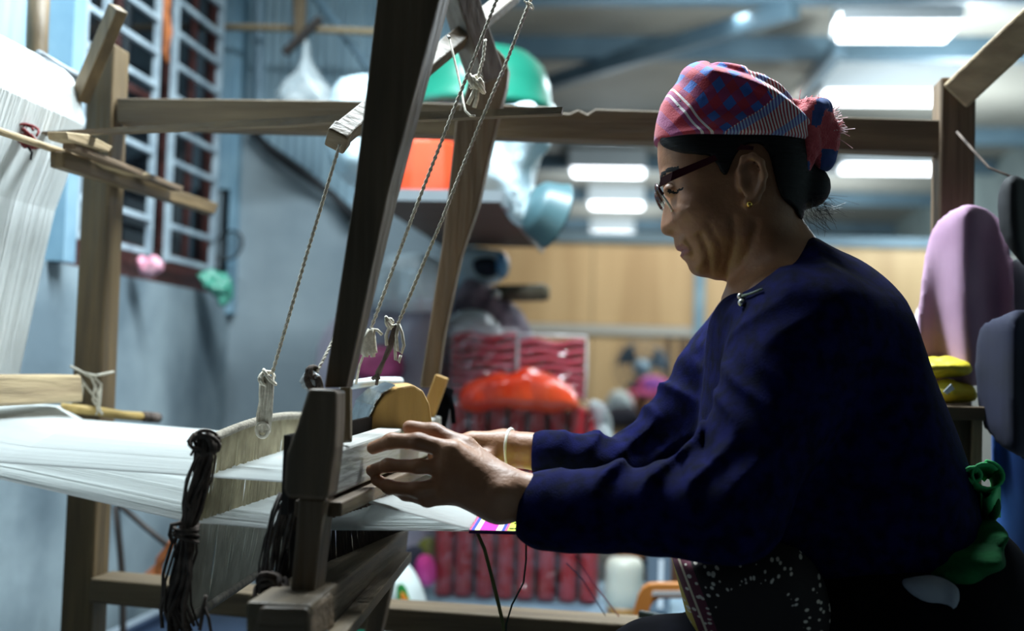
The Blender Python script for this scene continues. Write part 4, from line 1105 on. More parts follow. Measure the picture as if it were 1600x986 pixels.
obj('bridge', MB().tube([top_*V(1, 0, 1)+V(.002, Y0+y_, -.006) for y_ in (-.009, -.004, .004, .009)], .002, 6), MAR, gl, smooth=True)
# earring, bracelet
obj('earring', MB().sphere(P(1171, 319, Y0-.083), .0038), GOLD, woman, smooth=True, label='gold ball earring')
bc = P(797, 701, 1.735)
obj('bracelet', MB().tube([bc+V(.004*math.cos(a_), .029*math.cos(a_), .0262*math.sin(a_)) for a_ in np.linspace(0, 2*math.pi, 30, endpoint=False)], .0026, 8, closed=True), mat('pale_bangle', 'd9d2c4', rough=.3, spec=.7), woman, smooth=True, label='pale thin bangle')

# skirt, sash, apron, trousers
def skirt_sdf(p):
    f = ell(p, P(1395, 985, Y0), (.165, .185, .14))
    for sg, k in ((-1, KN), (1, KF)):
        f = smin(f, chain(p, [HIP+V(0, sg*.085, .0), k], [.105, .073], .02), .05)
        f = smin(f, cap(p, k, V(k[0]+.05, k[1], .22), .073, .075), .04)
    f = smin(f, cap(p, P(1520, 900, Y0), P(1600, 1080, Y0), .06, .09), .06)
    return f-.004*sn(p*V(1, 1, .5), 22, 77)
sobj('trousers', sdf_mesh(skirt_sdf, (KN[0]-.12, 1.36, .12), (P(1640, 1000, Y0)[0]+.06, 1.96, P(1400, 830, Y0)[2]), .007), BLACKC, woman, label='black cotton trousers and skirt')
def apron_sdf(p):
    ap_ = APO(p[:, 0], p[:, 2]); e = np.maximum(1+ap_/.06, 0); y = np.abs((p[:, 1]-(Y0-.075))/.125)
    return ((y**2.4+e**2.4)**(1/2.4)-1)*.06-.002*sn(p, 40, 6)
ap_px = [(1044, 862), (1062, 920), (1080, 985), (1110, 1060), (1230, 1080), (1300, 1060), (1310, 960), (1280, 880), (1230, 830), (1130, 830), (1060, 845)]
APO = Poly2(outline(ap_px, Y0-.1), 1, h=.003)
def apron_material():
    m = bpy.data.materials.new('patterned_apron_cloth'); m.use_nodes = True; nt = m.node_tree; N = nt.nodes; L = nt.links; b = N['Principled BSDF']; b.inputs['Roughness'].default_value = .85
    tc = N.new('ShaderNodeTexCoord'); mp = N.new('ShaderNodeMapping'); L.new(tc.outputs['Object'], mp.inputs[0])
    cpt = P(1180, 975, Y0-.2)-wloc(woman)
    mp.inputs['Location'].default_value = tuple(-cpt)
    sp = N.new('ShaderNodeSeparateXYZ'); L.new(mp.outputs[0], sp.inputs[0])
    def mth(op, a, c=None):
        n = N.new('ShaderNodeMath'); n.operation = op
        for i, v in enumerate((a, c)):
            if v is None: continue
            if isinstance(v, (int, float)): n.inputs[i].default_value = v
            else: L.new(v, n.inputs[i])
        return n.outputs[0]
    r = mth('SQRT', mth('ADD', mth('POWER', mth('ABSOLUTE', sp.outputs[0]), 2.0), mth('POWER', mth('ABSOLUTE', sp.outputs[2]), 2.0)))
    th = mth('ARCTAN2', sp.outputs[2], sp.outputs[0])
    vo = N.new('ShaderNodeTexVoronoi'); vo.inputs['Scale'].default_value = 1.0; cb = N.new('ShaderNodeCombineXYZ'); L.new(mth('MULTIPLY', th, 9.0), cb.inputs[0]); L.new(mth('MULTIPLY', r, 105.0), cb.inputs[1]); L.new(cb.outputs[0], vo.inputs['Vector'])
    dots = mth('LESS_THAN', vo.outputs['Distance'], .26); ringm = mth('MULTIPLY', mth('GREATER_THAN', r, .045), mth('LESS_THAN', r, .105))
    st_ = mth('FRACT', mth('MULTIPLY', mth('ADD', sp.outputs[0], mth('MULTIPLY', sp.outputs[2], .42)), 24.0)); left = mth('LESS_THAN', mth('ADD', sp.outputs[0], mth('MULTIPLY', sp.outputs[2], .42)), -.046)
    rp = N.new('ShaderNodeValToRGB'); rp.color_ramp.interpolation = 'CONSTANT'
    for k, (pos, c) in enumerate(((0, 'b59c45'), (.35, '5a1f33'), (.55, 'c9b7a0'), (.62, '5a1f33'))):
        e = rp.color_ramp.elements[k] if k < 2 else rp.color_ramp.elements.new(pos)
        e.position = pos; e.color = lin(c)
    L.new(st_, rp.inputs[0])
    mx = N.new('ShaderNodeMix'); mx.data_type = 'RGBA'; L.new(left, mx.inputs[0]); mx.inputs[6].default_value = lin('14090c'); L.new(rp.outputs[0], mx.inputs[7])
    m2 = N.new('ShaderNodeMix'); m2.data_type = 'RGBA'; L.new(mth('MULTIPLY', dots, ringm), m2.inputs[0]); L.new(mx.outputs[2], m2.inputs[6]); m2.inputs[7].default_value = lin('cfc4b8')
    L.new(m2.outputs[2], b.inputs['Base Color']); return m
al, ah = outline(ap_px, Y0-.1).min(0)-.01, outline(ap_px, Y0-.1).max(0)+.01
sobj('apron', sdf_mesh(apron_sdf, (al[0], Y0-.23, al[1]), (ah[0], Y0+.07, ah[1]), .005), apron_material(), woman, label='dark embroidered apron with striped edge and ring of white dots')
def sash_sdf(p):
    po = SAO(p[:, 0], p[:, 2]); e = np.maximum(1+po/.05, 0); y = np.abs((p[:, 1]-Y0)/.172)
    return ((y**2.2+e**2.2)**(1/2.2)-1)*.05-.004*np.sin((p[:, 2]+.25*p[:, 0])*170+2*sn(p, 18, 3))*.6
sa_px = [(1395, 836), (1450, 822), (1510, 803), (1536, 800), (1550, 822), (1546, 850), (1534, 884), (1490, 905), (1430, 905), (1395, 890)]
SAO = Poly2(outline(sa_px, Y0), 1, h=.003)
al, ah = outline(sa_px, Y0).min(0)-.015, outline(sa_px, Y0).max(0)+.015
sobj('sash', sdf_mesh(sash_sdf, (al[0], Y0-.19, al[1]), (ah[0], Y0+.19, ah[1]), .005), GREEN, woman, label='green cloth sash round the waist')
# rolled green tail of the sash
tl = MB()
for turn, (cx, cy, r0) in enumerate(((1520, 740, .010), (1542, 742, .018))):
    c0 = P(cx, cy, Y0-.09)
    def fn(u, v, c0=c0, r0=r0, turn=turn):
        a_ = u*2*math.pi*1.15+.6; rr_ = r0*(.75+.35*u)
        return c0+V(rr_*math.cos(a_)*1.15+(.004 if turn else 0)*v, .07*v, rr_*math.sin(a_)*.95-.055*v*(.35 if turn else .6)+.002*math.sin(9*v+6*u))
    tl.grid(fn, 22, 6)
tl.grid(lambda u, v: P(1531+30*u, 768+48*v+10*math.sin(u*5), Y0-.085+.05*v+.012*math.sin(u*8)), 10, 8)
tlo = obj('sash_tail', tl, mat('bright_green_cloth', '1c9a50', '27b060', rough=.7, scale=30), woman, smooth=True, label='bright green rolled end of the sash')
tlo.modifiers.new('s', 'SOLIDIFY').thickness = .003
sobj('sash_bow', blob([(1512, 772), (1540, 760), (1560, 768), (1562, 800), (1548, 818), (1524, 810)], Y0-.03, .05, .02, .003, 60, 5, .005), GREEN, woman)
sobj('shirt_hem', blob([(1398, 900), (1440, 898), (1490, 902), (1506, 925), (1488, 962), (1470, 945), (1440, 950), (1410, 930)], Y0-.158, .022, .012, .005, 70, 8, .004, .004), mat('grey_white_shirt', '6d727e', '878c95', rough=.85, scale=20), woman, label='grey white shirt hem below the sash')
# bench she sits on
bh = HIP[2]-.135
be = thing('loom_bench', 'dark wooden bench plank under the seated weaver', 'bench', (HIP[0], Y0, 0))
obj('plank', MB().box((HIP[0]-.15, 1.35, bh-.04), (HIP[0]+.13, 1.885, bh)), darkwood('y'), be, bevel=.004)
for y in (1.42, 1.85): obj('leg', MB().box((HIP[0]-.12, y-.025, 0), (HIP[0]+.11, y+.025, bh-.04)), darkwood('z'), be, bevel=.003)

# ================================================================== things around the loom
YW = 3.25
# wall shelf with bags and basins
zsf = P(843, 386, 3.57)[2]
xs0, xs1 = PZ(556, 300, zsf)[0], P(845, 387, 3.57)[0]
ysn = PZ(770, 313, zsf)[1]
shf = thing('wall_shelf', 'dark brown board shelf jutting from the back wall, loaded with bags and basins', 'shelf', (xs0, 3.57, zsf))
BRB = wood('dark_brown_board', '4a3a30', '62503f', 'x')
for i in range(3):
    y0 = ysn+(3.595-ysn)*i/3; y1 = ysn+(3.595-ysn)*(i+1)/3-.004
    obj('board', MB().box((xs0, y0, zsf), (xs1-.004, y1, zsf+.018)), BRB, shf, bevel=.002)
obj('edge_strip', MB().box((xs1-.004, ysn, zsf-.012), (xs1+.006, 3.595, zsf+.02)), mat('aluminium_strip', '9aa3a8', rough=.4, metal=.6), shf)
obj('edge_strip', MB().box((xs0, ysn-.008, zsf-.004), (xs1, ysn, zsf+.02)), mat('aluminium_strip', '9aa3a8'), shf)
PBLU = mat('pale_blue_plastic_bag', 'a9c6d2', 'cfe0e6', rough=.25, scale=9, spec=.7, bump=.5, bscale=25)
PWHT = mat('white_plastic_bag', 'b9c4c8', 'dfe5e6', rough=.22, scale=8, spec=.8, bump=.5, bscale=22)
def soft(name, label, cat, pxs, Y, W, Rr, m, noise=.006, f=40, seed=1, h=.008, fold=.004, group=None, **k):
    return tag(sobj(name, blob(pxs, Y, W, Rr, noise, f, seed, h, fold, **k), m), label, cat, group)
soft('plastic_sack', 'pale blue plastic sack bulging on the shelf left of the near sword', 'bag', [(528, 126), (560, 118), (620, 122), (640, 200), (630, 296), (548, 300), (520, 262), (504, 200)], 2.92, .12, .07, PBLU, seed=2)
soft('plastic_sack', 'crumpled whitish plastic sack spilling over the shelf edge right of the far sword', 'bag', [(735, 175), (800, 160), (850, 172), (862, 225), (850, 250), (838, 285), (838, 330), (832, 362), (812, 356), (790, 318), (742, 304)], 2.78, .10, .05, mat('crinkled_bag', 'a3bfca', 'd4e3e8', rough=.3, scale=16, spec=.7, bump=.6, bscale=30), noise=.012, f=38, seed=4, fold=.008)
ob = MB()
cb_ = PZ(668, 297, zsf+.02); Yc = 2.95; cb_ = P(666, 294, Yc)
ob.lathe([(.004, .0), (.088, .0), (.090, .012), (.076, .15), (.070, .158), (.002, .158)], (cb_[0], Yc, zsf+.018), 14)
tag(obj('plastic_bucket', ob, mat('orange_plastic', 'e0502c', 'cf4526', rough=.35, scale=3, spec=.6), smooth=False), 'orange red plastic tub on the shelf between the two swords', 'tub')
gbz = P(760, 172, 3.08)[2]; gb = MB()
gb.lathe([(.182, -.012), (.190, -.006), (.190, .006), (.180, .012), (.174, .06), (.158, .105), (.125, .135), (.06, .15), (.002, .152)], (P(748, 150, 3.08)[0], 3.08, gbz), 40)
gb.lathe([(.182, -.012), (.165, .06), (.12, .12), (.002, .135)], (P(748, 150, 3.08)[0], 3.08, gbz), 40)
tag(obj('plastic_basin', gb, mat('teal_plastic', '14644f', '1b7560', rough=.3, scale=3, spec=.6), smooth=True), 'big teal green plastic basin upside down on the shelf bags', 'basin')
soft('plastic_sack', 'small pale bag under the teal basin seen between the lever and the far sword', 'bag', [(640, 150), (700, 140), (745, 146), (740, 210), (700, 300), (690, 300), (655, 210)], 3.22, .06, .04, PBLU, seed=7)
bw = MB(); bwc = P(846, 328, 2.72)
axb = unit(V(.80, .42, -.30)); u1 = unit(np.cross(axb, V(0, 0, 1))); v1 = np.cross(u1, axb)
prof_ = [(0, 0), (.045, .004), (.060, .018), (.071, .06), (.074, .062), (.0745, .066), (.070, .066), (.066, .06), (.056, .022), (.04, .010), (0, .006)]
bw.add([bwc+u1*r_*math.cos(a_)+v1*r_*math.sin(a_)+axb*(z_-.03) for r_, z_ in prof_ for a_ in np.linspace(0, 2*math.pi, 28, endpoint=False)],
       [(i*28+j, i*28+(j+1) % 28, (i+1)*28+(j+1) % 28, (i+1)*28+j) for i in range(len(prof_)-1) for j in range(28)])
tag(obj('plastic_bowl', bw, mat('grey_teal_plastic', '36525a', '466468', rough=.4, scale=4), smooth=True), 'grey teal plastic bowl tipped on its side at the right end of the shelf', 'bowl')

# hanging pole, sticks and the hanging bag
tag(obj('hanging_pole', MB().tube([P(322, 42, 3.45), P(450, 44, 3.45), P(640, 52, 3.45)], .010, 8), palewood('x'), smooth=True), 'thin horizontal pole above the window corner carrying a white bag', 'pole')
tag(obj('wooden_batten', slab([(456, -30), (478, -30), (474, 66), (460, 66)], 3.40, .02), oldwood('z'), bevel=.002), 'short upright grey batten behind the hanging white bag', 'batten')
tag(obj('crossed_stick', MB().bar(P(444, 84, 3.38), P(502, 28, 3.38), .022, .02, (0, 1, 0)), mat('dark_stick', '2a2320', '3a302a', rough=.7, scale=20), bevel=.002), 'short dark stick crossing the batten above the hanging bag', 'stick')
hb = thing('hanging_bag', 'knotted clear bag of white bundles hanging from the pole', 'bag', P(478, 158, 3.3))
hv = blob([(476, 58), (484, 58), (486, 92), (505, 120), (526, 150), (524, 176), (478, 182), (440, 172), (432, 152), (446, 130), (470, 104)], 3.33, .06, .04, .004, 50, 5, .006, .003)
sobj('bag_skin', hv, mat('thin_white_film', 'd5dfe2', rough=.2, alpha=.5, spec=.8, bump=.4, bscale=30), hb)
bm_ = MB()
for x, y, rx_, rz_ in ((488, 146, .040, .026), (462, 158, .030, .022), (505, 162, .030, .022), (455, 142, .016, .016)): bm_.sphere(P(x, y, 3.33), (rx_, .03, rz_), 12)
obj('white_bundle', MB().sphere(P(488, 140, 3.33), (.042, .03, .024), 12), WHITE, hb, smooth=True)
obj('white_bundle', MB().sphere(P(462, 158, 3.33), (.032, .03, .022), 12), WHITE, hb, smooth=True)
obj('white_bundle', MB().sphere(P(505, 164, 3.33), (.030, .03, .022), 12), WHITE, hb, smooth=True)
tag(obj('diagonal_shadow', MB().tube([P(388, 200, 3.56), P(420, 232, 3.56), P(470, 268, 3.56), P(520, 305, 3.56), P(552, 342, 3.56)], [.008, .015, .016, .012, .02], 8), mat('shadow_black', '15191d', rough=.7), smooth=True), 'dark slanting pole along the foot of the corrugated sheet', 'pole')  # black tube stands in for the diagonal shadow on the wall
tag(obj('roof_pipe', MB().tube([P(486, -14, 3.5), P(560, 84, 3.5), P(600, 140, 3.5)], .012, 8), STEELB, smooth=True), 'thin blue grey pipe slanting down behind the near sword', 'pipe')
obj('wooden_pole', MB().tube([P(62, -40, 2.12), P(58, 60, 2.11)  , P(56, 150, 2.10), P(54, 300, 2.09)], .019, 10), midwood('z'), loom, smooth=True)  # wooden pole grouped with the loom, its lower end cut short

# on the window sill and wall
soft('plastic_bag', 'small crumpled pink plastic bag on the window sill', 'bag', [(212, 405), (222, 398), (232, 404), (245, 396), (255, 408), (254, 424), (240, 434), (224, 434), (216, 420)], PX(232, 420, XL+.05)[1], .035, .02, mat('pink_plastic', 'd98aa0', 'f0b6c4', rough=.2, scale=25, spec=.8, bump=.5, bscale=60), noise=.004, f=150, seed=3, h=.003, fold=.004)
soft('plastic_bag', 'crumpled green plastic bag hanging over the right end of the sill', 'bag', [(308, 428), (325, 420), (345, 422), (362, 436), (366, 456), (358, 478), (344, 482), (338, 462), (316, 448)], PX(338, 445, XL+.06)[1], .045, .025, mat('green_plastic', '2f8a74', '66b89f', rough=.22, scale=25, spec=.8, bump=.5, bscale=60), noise=.006, f=130, seed=6, h=.0035, fold=.006)
sr = thing('wire_strainer', 'small dark wire strainer hanging on the window corner', 'strainer', P(357, 412, 3.45))
cs_ = P(357, 384, 3.45); t1_ = unit(P(377, 362, 3.45)-P(337, 408, 3.45)); t2_ = np.cross(t1_, V(0, 1, 0)); oval = [cs_+t1_*.045*math.cos(a_)+t2_*.035*math.sin(a_) for a_ in np.linspace(0, 2*math.pi, 24, endpoint=False)]
obj('rim', MB().tube(oval, .004, 6, closed=True), mat('dark_wire', '20262a', rough=.5), sr, smooth=True)
wm_ = MB()
for k in np.linspace(-.8, .8, 9):
    a_ = math.sqrt(1-k*k)
    wm_.tube([cs_+t1_*.045*k-t2_*.035*a_, cs_+t1_*.045*k+V(0, .02*a_, 0), cs_+t1_*.045*k+t2_*.035*a_], .0009, 4)
    wm_.tube([cs_+t2_*.035*k-t1_*.045*a_, cs_+t2_*.035*k+V(0, .02*a_, 0), cs_+t2_*.035*k+t1_*.045*a_], .0009, 4)
stuff(obj('mesh', wm_, mat('grey_wire', '4a5358', rough=.5), sr))
obj('handle', MB().tube([P(340, 405, 3.45), P(335, 418, 3.45), P(334, 436, 3.45)], .0045, 6), mat('dark_wire', '20262a'), sr, smooth=True)
tag(obj('orange_ribbon', MB().tube([P(262, -20, 2.98), P(258, 20, 2.98), P(262, 50, 2.98), P(257, 80, 2.98), P(262, 98, 2.98)], [.012, .010, .013, .008, .005], 8), mat('orange_ribbon_cloth', '8a4a20', 'b5652c', rough=.7, scale=30), smooth=True), 'twisted orange brown ribbon hanging between the two window grilles', 'ribbon')

# lower left: leaning sticks, broom, dark crate
tag(obj('leaning_stick', MB().tube([P(181, 790, 2.5), P(188, 860, 2.5), P(192, 910, 2.5), P(206, 1040, 2.5)*V(1, 1, 0)], .007, 7), mat('dark_stick', '2a2320'), smooth=True), 'upright thin dark stick against the left wall under the warp', 'stick')
br = thing('broom', 'long thin stick broom with an orange brown head leaning behind the heddle', 'broom', P(250, 890, 2.45))
obj('handle', MB().tube([P(186, 788, 2.50), P(225, 822, 2.47), P(262, 852, 2.45)], .006, 7), mat('dark_stick', '2a2320'), br, smooth=True)
bh_ = MB()
for k in range(26):
    bh_.tube([P(268, 848, 2.45)+rng.normal(0, .003, 3), P(252+rng.uniform(-4, 5), 875, 2.45)+rng.normal(0, .004, 3), P(240+rng.uniform(-7, 9), 902, 2.45)+rng.normal(0, .006, 3)], .0018, 4)
stuff(obj('bristles', bh_, mat('orange_bristle', 'a35a2c', 'c0713a', rough=.8, scale=30), br))
cr = thing('storage_crate', 'dark navy plastic crate on the floor under the left bottom rail', 'crate', P(300, 980, 2.9)*V(1, 1, 0))
x0, x1 = P(150, 965, 2.6)[0], P(455, 965, 2.9)[0]; DKB = mat('navy_plastic', '1d2838', '27344a', rough=.4, scale=5)
zt_ = P(300, 958, 2.95)[2]
for lo3, hi3 in (((x0, 2.55, 0), (x1, 2.57, zt_)), ((x0, 3.13, 0), (x1, 3.15, zt_)), ((x0, 2.57, 0), (x0+.02, 3.13, zt_)), ((x1-.02, 2.57, 0), (x1, 3.13, zt_))):
    obj('side', MB().box(lo3, hi3), DKB, cr, bevel=.003)
obj('lid', MB().box((x0+.02, 2.57, zt_-.04), (x1-.02, 3.13, zt_-.02)), DKB, cr)
obj('rim', MB().tube([V(x0, 2.55, zt_), V(x1, 2.55, zt_), V(x1, 3.15, zt_), V(x0, 3.15, zt_)], .008, 6, closed=True), mat('edge_highlight_grey', '8a949c', rough=.4), cr)  # pale tube put in as the highlight along the crate edge

# low platform with blue cloth
zp = .392
pf = thing('low_platform', 'low platform under a mottled blue grey cloth, carrying the red packs', 'platform', (P(800, 930, 3.3)[0], 3.2, 0))
xp0, xp1 = P(545, 930, 3.3)[0], P(1120, 930, 3.3)[0]
obj('base', MB().box((xp0+.02, 2.80, 0), (xp1-.02, 3.56, zp-.02)), mat('platform_wood', '4e443b', '63574b', rough=.7, scale=4), pf)
def clothfn(u, v):
    y = 2.74+.83*v
    return V(xp0+(xp1-xp0)*u, max(y, 2.775), zp+.003*math.sin(u*31)*math.sin(v*23)-.0-(max(0, 2.775-y)*4.5 if v < .05 else 0))
pc = obj('cover_cloth', MB().grid(clothfn, 60, 40), mat('blue_grey_cover', '6c8296', '8fa9b8', rough=.8, scale=9, lo=.4, hi=.6), pf, smooth=True)
pc.modifiers.new('s', 'SOLIDIFY').thickness = .006

# packs of red rolls in clear film
RRED = mat('red_roll_cloth', '9c1420', 'b82430', rough=.5, scale=6, stretch=(1, 1, .3), bump=.25, bscale=20)
def pack(label, px0, px1, n, ytop, ybot, Y, zbase=None):
    b0 = P(px0, ybot, Y); b1 = P(px1, ybot, Y); top = P((px0+px1)/2, ytop, Y)[2]
    zb_ = zbase if zbase is not None else zp+.006
    t = thing('roll_pack', label, 'pack', ((b0[0]+b1[0])/2, Y, zb_), 'packs of red cloth rolls')
    pit = (b1[0]-b0[0])/n; r_ = pit*.415
    for row in range(2):
        for i in range(n):
            c_ = (b0[0]+pit*(i+.5)+rng.uniform(-.002, .002), Y+row*pit, zb_)
            h_ = top-zb_+rng.uniform(-.004, .003)
            obj('cloth_roll', MB().lathe([(.001, 0), (r_*.96, 0), (r_, .008), (r_*rng.uniform(.97, 1.0), h_*.5), (r_, h_-.008), (r_*.95, h_), (r_*.7, h_-.004), (r_*.6, h_+.001), (r_*.3, h_-.004), (.001, h_)], c_, 14), RRED, t, smooth=True)
    def film(u, v):
        x = b0[0]-.012+(b1[0]-b0[0]+.024)*u
        return V(x, Y-r_-.008-.006*sn(np.array([[x*3, v, 0.]]), 20, 3)[0], zb_+(top-zb_+.012)*v)
    obj('plastic_film', MB().grid(film, 44, 20).grid(lambda u, v: V(b0[0]-.012+(b1[0]-b0[0]+.024)*u, Y-r_-.008+(pit*2+.01)*v, top+.012+.005*sn(np.array([[u, v, 0.]]), 25, 5)[0]), 40, 10), FILM, t, smooth=True)
    obj('dark_gap_backing', MB().box((b0[0]+.004, Y+pit*.5-.003, zb_), (b1[0]-.004, Y+pit*.5+.003, top-.012)), mat('dark_gap_backing', '12141f', rough=.8), t)  # dark sheet added between the rows to darken the gaps between rolls
    return top+.016
zt1 = pack('lower clear wrapped pack of upright red cloth rolls standing on the blue platform', 676, 936, 8, 768, 905, 3.2)
zt2 = pack('upper clear wrapped pack of upright red cloth rolls under the orange bag', 700, 945, 8, 634, 768, 3.2, zt1)
RBLK = mat('dull_red_cloth', 'a83444', 'c4596a', rough=.5, scale=5, stretch=(1, 1, 3), bump=.6, bscale=12)
def flatpack(label, pxs, Y, d):
    t = thing('cloth_pack', label, 'pack', P(pxs[0][0], pxs[0][1], Y), 'flat packs of folded red cloth')
    a = outline(pxs, Y); x0, x1, z1 = a[:, 0].min(), a[:, 0].max(), a[:, 1].max(); z0 = zt2+.002; n = 7
    for i in range(n):
        h0 = z0+(z1-z0)*i/n
        def fn(u, v, h0=h0, i=i):
            a_ = v*2*math.pi; return V(x0+(x1-x0)*u+.0, Y+d*.5-d*.5*math.cos(a_)*(1 if abs(math.cos(a_)) < .9 else 1), h0+(z1-z0)/n*(.5+.56*math.sin(a_))+.004*math.sin(u*9+i))
        obj('folded_cloth', MB().grid(fn, 10, 13), RBLK, t, smooth=True)
    fl = MB().grid(lambda u, v: V(x0-.008+(x1-x0+.016)*u, Y-.012+.007*sn(np.array([[u*2, v*2, float(Y)]]), 12, 9)[0], z0+(z1-z0+.014)*v), 30, 30)
    obj('plastic_film', fl, FILM, t, smooth=True)
    ed = MB().tube([V(x1+.008, Y-.006, z0), V(x1+.010, Y-.006, (z0+z1)/2), V(x1+.008, Y-.006, z1+.01), V(x0-.005, Y-.006, z1+.012)], .0035, 6)
    obj('film_edge', ed, mat('film_fold', 'e6e2e4', rough=.15, alpha=.6, spec=.9), t, smooth=True)
flatpack('left upright flat pack of folded red cloth in clear film behind the orange bag', [(706, 522), (804, 522)], 3.27, .10)
flatpack('right flat pack of folded red cloth with a white film fold at its edge', [(812, 532), (912, 532)], 3.26, .10)
ORB = mat('orange_red_plastic', 'e23414', 'f0532a', rough=.25, scale=9, spec=.7, bump=.5, bscale=22)
soft('plastic_bag', 'bright orange red plastic bag lying on top of the red roll packs', 'bag', [(717, 624), (721, 602), (740, 589), (776, 581), (804, 581), (828, 569), (846, 581), (882, 590), (905, 610), (912, 634), (906, 646), (860, 645), (800, 640), (750, 646), (722, 640)], 3.165, .07, .035, ORB, noise=.005, f=34, seed=11, h=.005, fold=.006)
soft('plastic_wrap', 'crumpled clear plastic wrap at the right side of the red roll packs', 'plastic', [(912, 628), (935, 622), (952, 645), (962, 690), (958, 760), (940, 780), (935, 700), (925, 660)], 3.2, .04, .02, mat('crumpled_clear_wrap', 'c4d0d2', 'e2eaea', rough=.12, alpha=.6, spec=.9, bump=.6, bscale=30), noise=.008, f=80, seed=13, h=.006, fold=.006)

# heap of sacks left of the packs
GRY = mat('grey_translucent_sack', '8f9499', 'b3b6ba', rough=.25, scale=7, spec=.7, bump=.5, bscale=18)
soft('plastic_sack', 'large whitish plastic sack on top of the heap under the shelf', 'bag', [(572, 450), (584, 418), (612, 402), (650, 396), (688, 402), (706, 430), (704, 490), (650, 500), (580, 495)], 3.3, .11, .06, PWHT, seed=21, noise=.008, f=35)
soft('plastic_sack', 'tall grey plastic sack with purple content standing behind the swords', 'bag', [(500, 520), (530, 492), (580, 476), (640, 472), (696, 480), (704, 560), (700, 700), (706, 800), (700, 906), (520, 906), (510, 700), (494, 600)], 3.34, .14, .08, mat('grey_purple_sack', '7f7d88', 'a79daa', rough=.28, scale=5, spec=.7, bump=.5, bscale=18), seed=22, noise=.008, f=30)
soft('cloth_bundle', 'magenta purple cloth bundle showing beside the near sword base', 'bundle', [(556, 560), (575, 542), (606, 538), (630, 548), (634, 590), (600, 604), (562, 598)], 3.14, .05, .03, mat('magenta_cloth', '6d2246', '8f3560', rough=.7, scale=12), seed=23, h=.006)
soft('plastic_sack', 'white knotted plastic sack right of the far sword above the red packs', 'bag', [(692, 520), (700, 494), (724, 480), (756, 484), (782, 504), (796, 530), (790, 560), (700, 560)], 3.42, .06, .04, PWHT, seed=24, h=.006)
soft('cloth_pile', 'grey mauve patterned cloth heap beside the far sword', 'cloth', [(700, 480), (716, 440), (740, 430), (768, 442), (800, 470), (826, 500), (838, 540), (830, 600), (700, 600)], 3.53, .06, .04, mat('mauve_grey_cloth', '5d5560', '8c7f88', rough=.85, scale=22, bump=.4, bscale=60, lo=.4, hi=.6), seed=25, h=.006, noise=.009, fold=.006)
soft('knit_hat', 'dark navy knit hat on top of the mauve cloth heap', 'cap', [(736, 408), (748, 402), (770, 402), (782, 412), (782, 428), (764, 436), (742, 432)], 3.53, .05, .03, mat('dark_navy_knit', '0d1a26', '142636', rough=.85, scale=30), seed=26, h=.005, noise=.003)
soft('plastic_bag', 'small bright blue plastic bag beside the dark cap', 'bag', [(776, 398), (788, 392), (796, 406), (796, 428), (786, 440), (776, 430)], 3.5, .03, .018, mat('blue_plastic', '3f7cab', '6ba3c8', rough=.25, scale=20, spec=.8), seed=27, h=.004)
soft('plastic_sack', 'pale blue tinted sack hanging behind the dark cap under the shelf', 'bag', [(700, 388), (750, 384), (796, 390), (798, 430), (770, 450), (705, 450)], 3.57, .03, .03, PBLU, seed=28, h=.006)
tb = thing('cardboard_tube', 'dark olive tube lying out to the right of the mauve cloth heap', 'tube', P(815, 470, 3.5))
obj('tube', MB().tube([P(772, 459, 3.5), P(852, 457, 3.5)], .024, 14), mat('olive_tube', '453f2f', '5c5543', rough=.6, scale=8), tb, smooth=True)
obj('end_cap', MB().tube([P(850, 458, 3.5), P(858, 458, 3.5)], .019, 14), mat('tube_end', '6a624e', rough=.6), tb, smooth=True)
obj('knob', MB().sphere(P(776, 461, 3.46), .012, 10), SILVER, tb, smooth=True)

# small things near the platform, below the cloth
wbag = soft('shopping_bag', 'white shopping bag with green and orange print behind the slim loom leg', 'bag', [(608, 866), (628, 868), (644, 892), (658, 920), (670, 955), (690, 1060), (690, 1210), (560, 1210), (560, 1060), (580, 940), (596, 890)], 2.62, .07, .04, mat('white_print_bag', 'aab4b2', 'c6cecc', rough=.35, scale=6, bump=.3, bscale=20), seed=31, h=.007)
def decal(pxs, m, Y=2.545):
    obj('print', slab(pxs, Y, .006), m, wbag)
decal([(620, 915), (628, 912), (634, 920), (640, 938), (636, 942), (620, 940)], mat('print_green', '1f8a3c', rough=.5))
decal([(626, 925), (631, 928), (640, 941), (632, 943), (627, 938)], mat('print_orange', 'e8862a', rough=.5), 2.542)
soft('plastic_bag', 'dark green plastic bag behind the slim leg, left of the white shopping bag', 'bag', [(562, 890), (580, 880), (596, 886), (600, 950), (600, 1200), (540, 1200), (545, 950)], 2.72, .05, .03, mat('dark_green_plastic', '0f6a4c', '2a9a78', rough=.3, scale=9, spec=.6), seed=32, h=.007)
soft('cloth_bundle', 'hot pink cloth bundle on the platform left of the red rolls', 'bundle', [(648, 890), (652, 870), (666, 864), (678, 872), (682, 895), (678, 914), (660, 916)], 3.08, .04, .025, mat('hot_pink_cloth', 'd22c86', 'e2559c', rough=.7, scale=12), seed=33, h=.005)
soft('cloth_bundle', 'dark slate cloth bundle left of the hot pink bundle', 'bundle', [(618, 862), (640, 850), (660, 858), (664, 880), (656, 915), (630, 918), (616, 900)], 3.14, .05, .03, mat('slate_cloth', '2c2d3a', '3d3f4c', rough=.85, scale=12), seed=34, h=.006)
soft('cloth_bundle', 'olive yellow cloth bundle behind the dark slate bundle', 'bundle', [(640, 834), (660, 822), (682, 830), (686, 850), (684, 905), (650, 905), (640, 860)], 3.26, .05, .03, mat('olive_yellow_cloth', '77762f', '99964a', rough=.85, scale=12), seed=35, h=.006)
jr = thing('plastic_jar', 'round white plastic jar with an amber base on the platform under the sleeve', 'jar', P(975, 920, 3.02)*V(1, 1, 0)+V(0, 0, zp+.006))
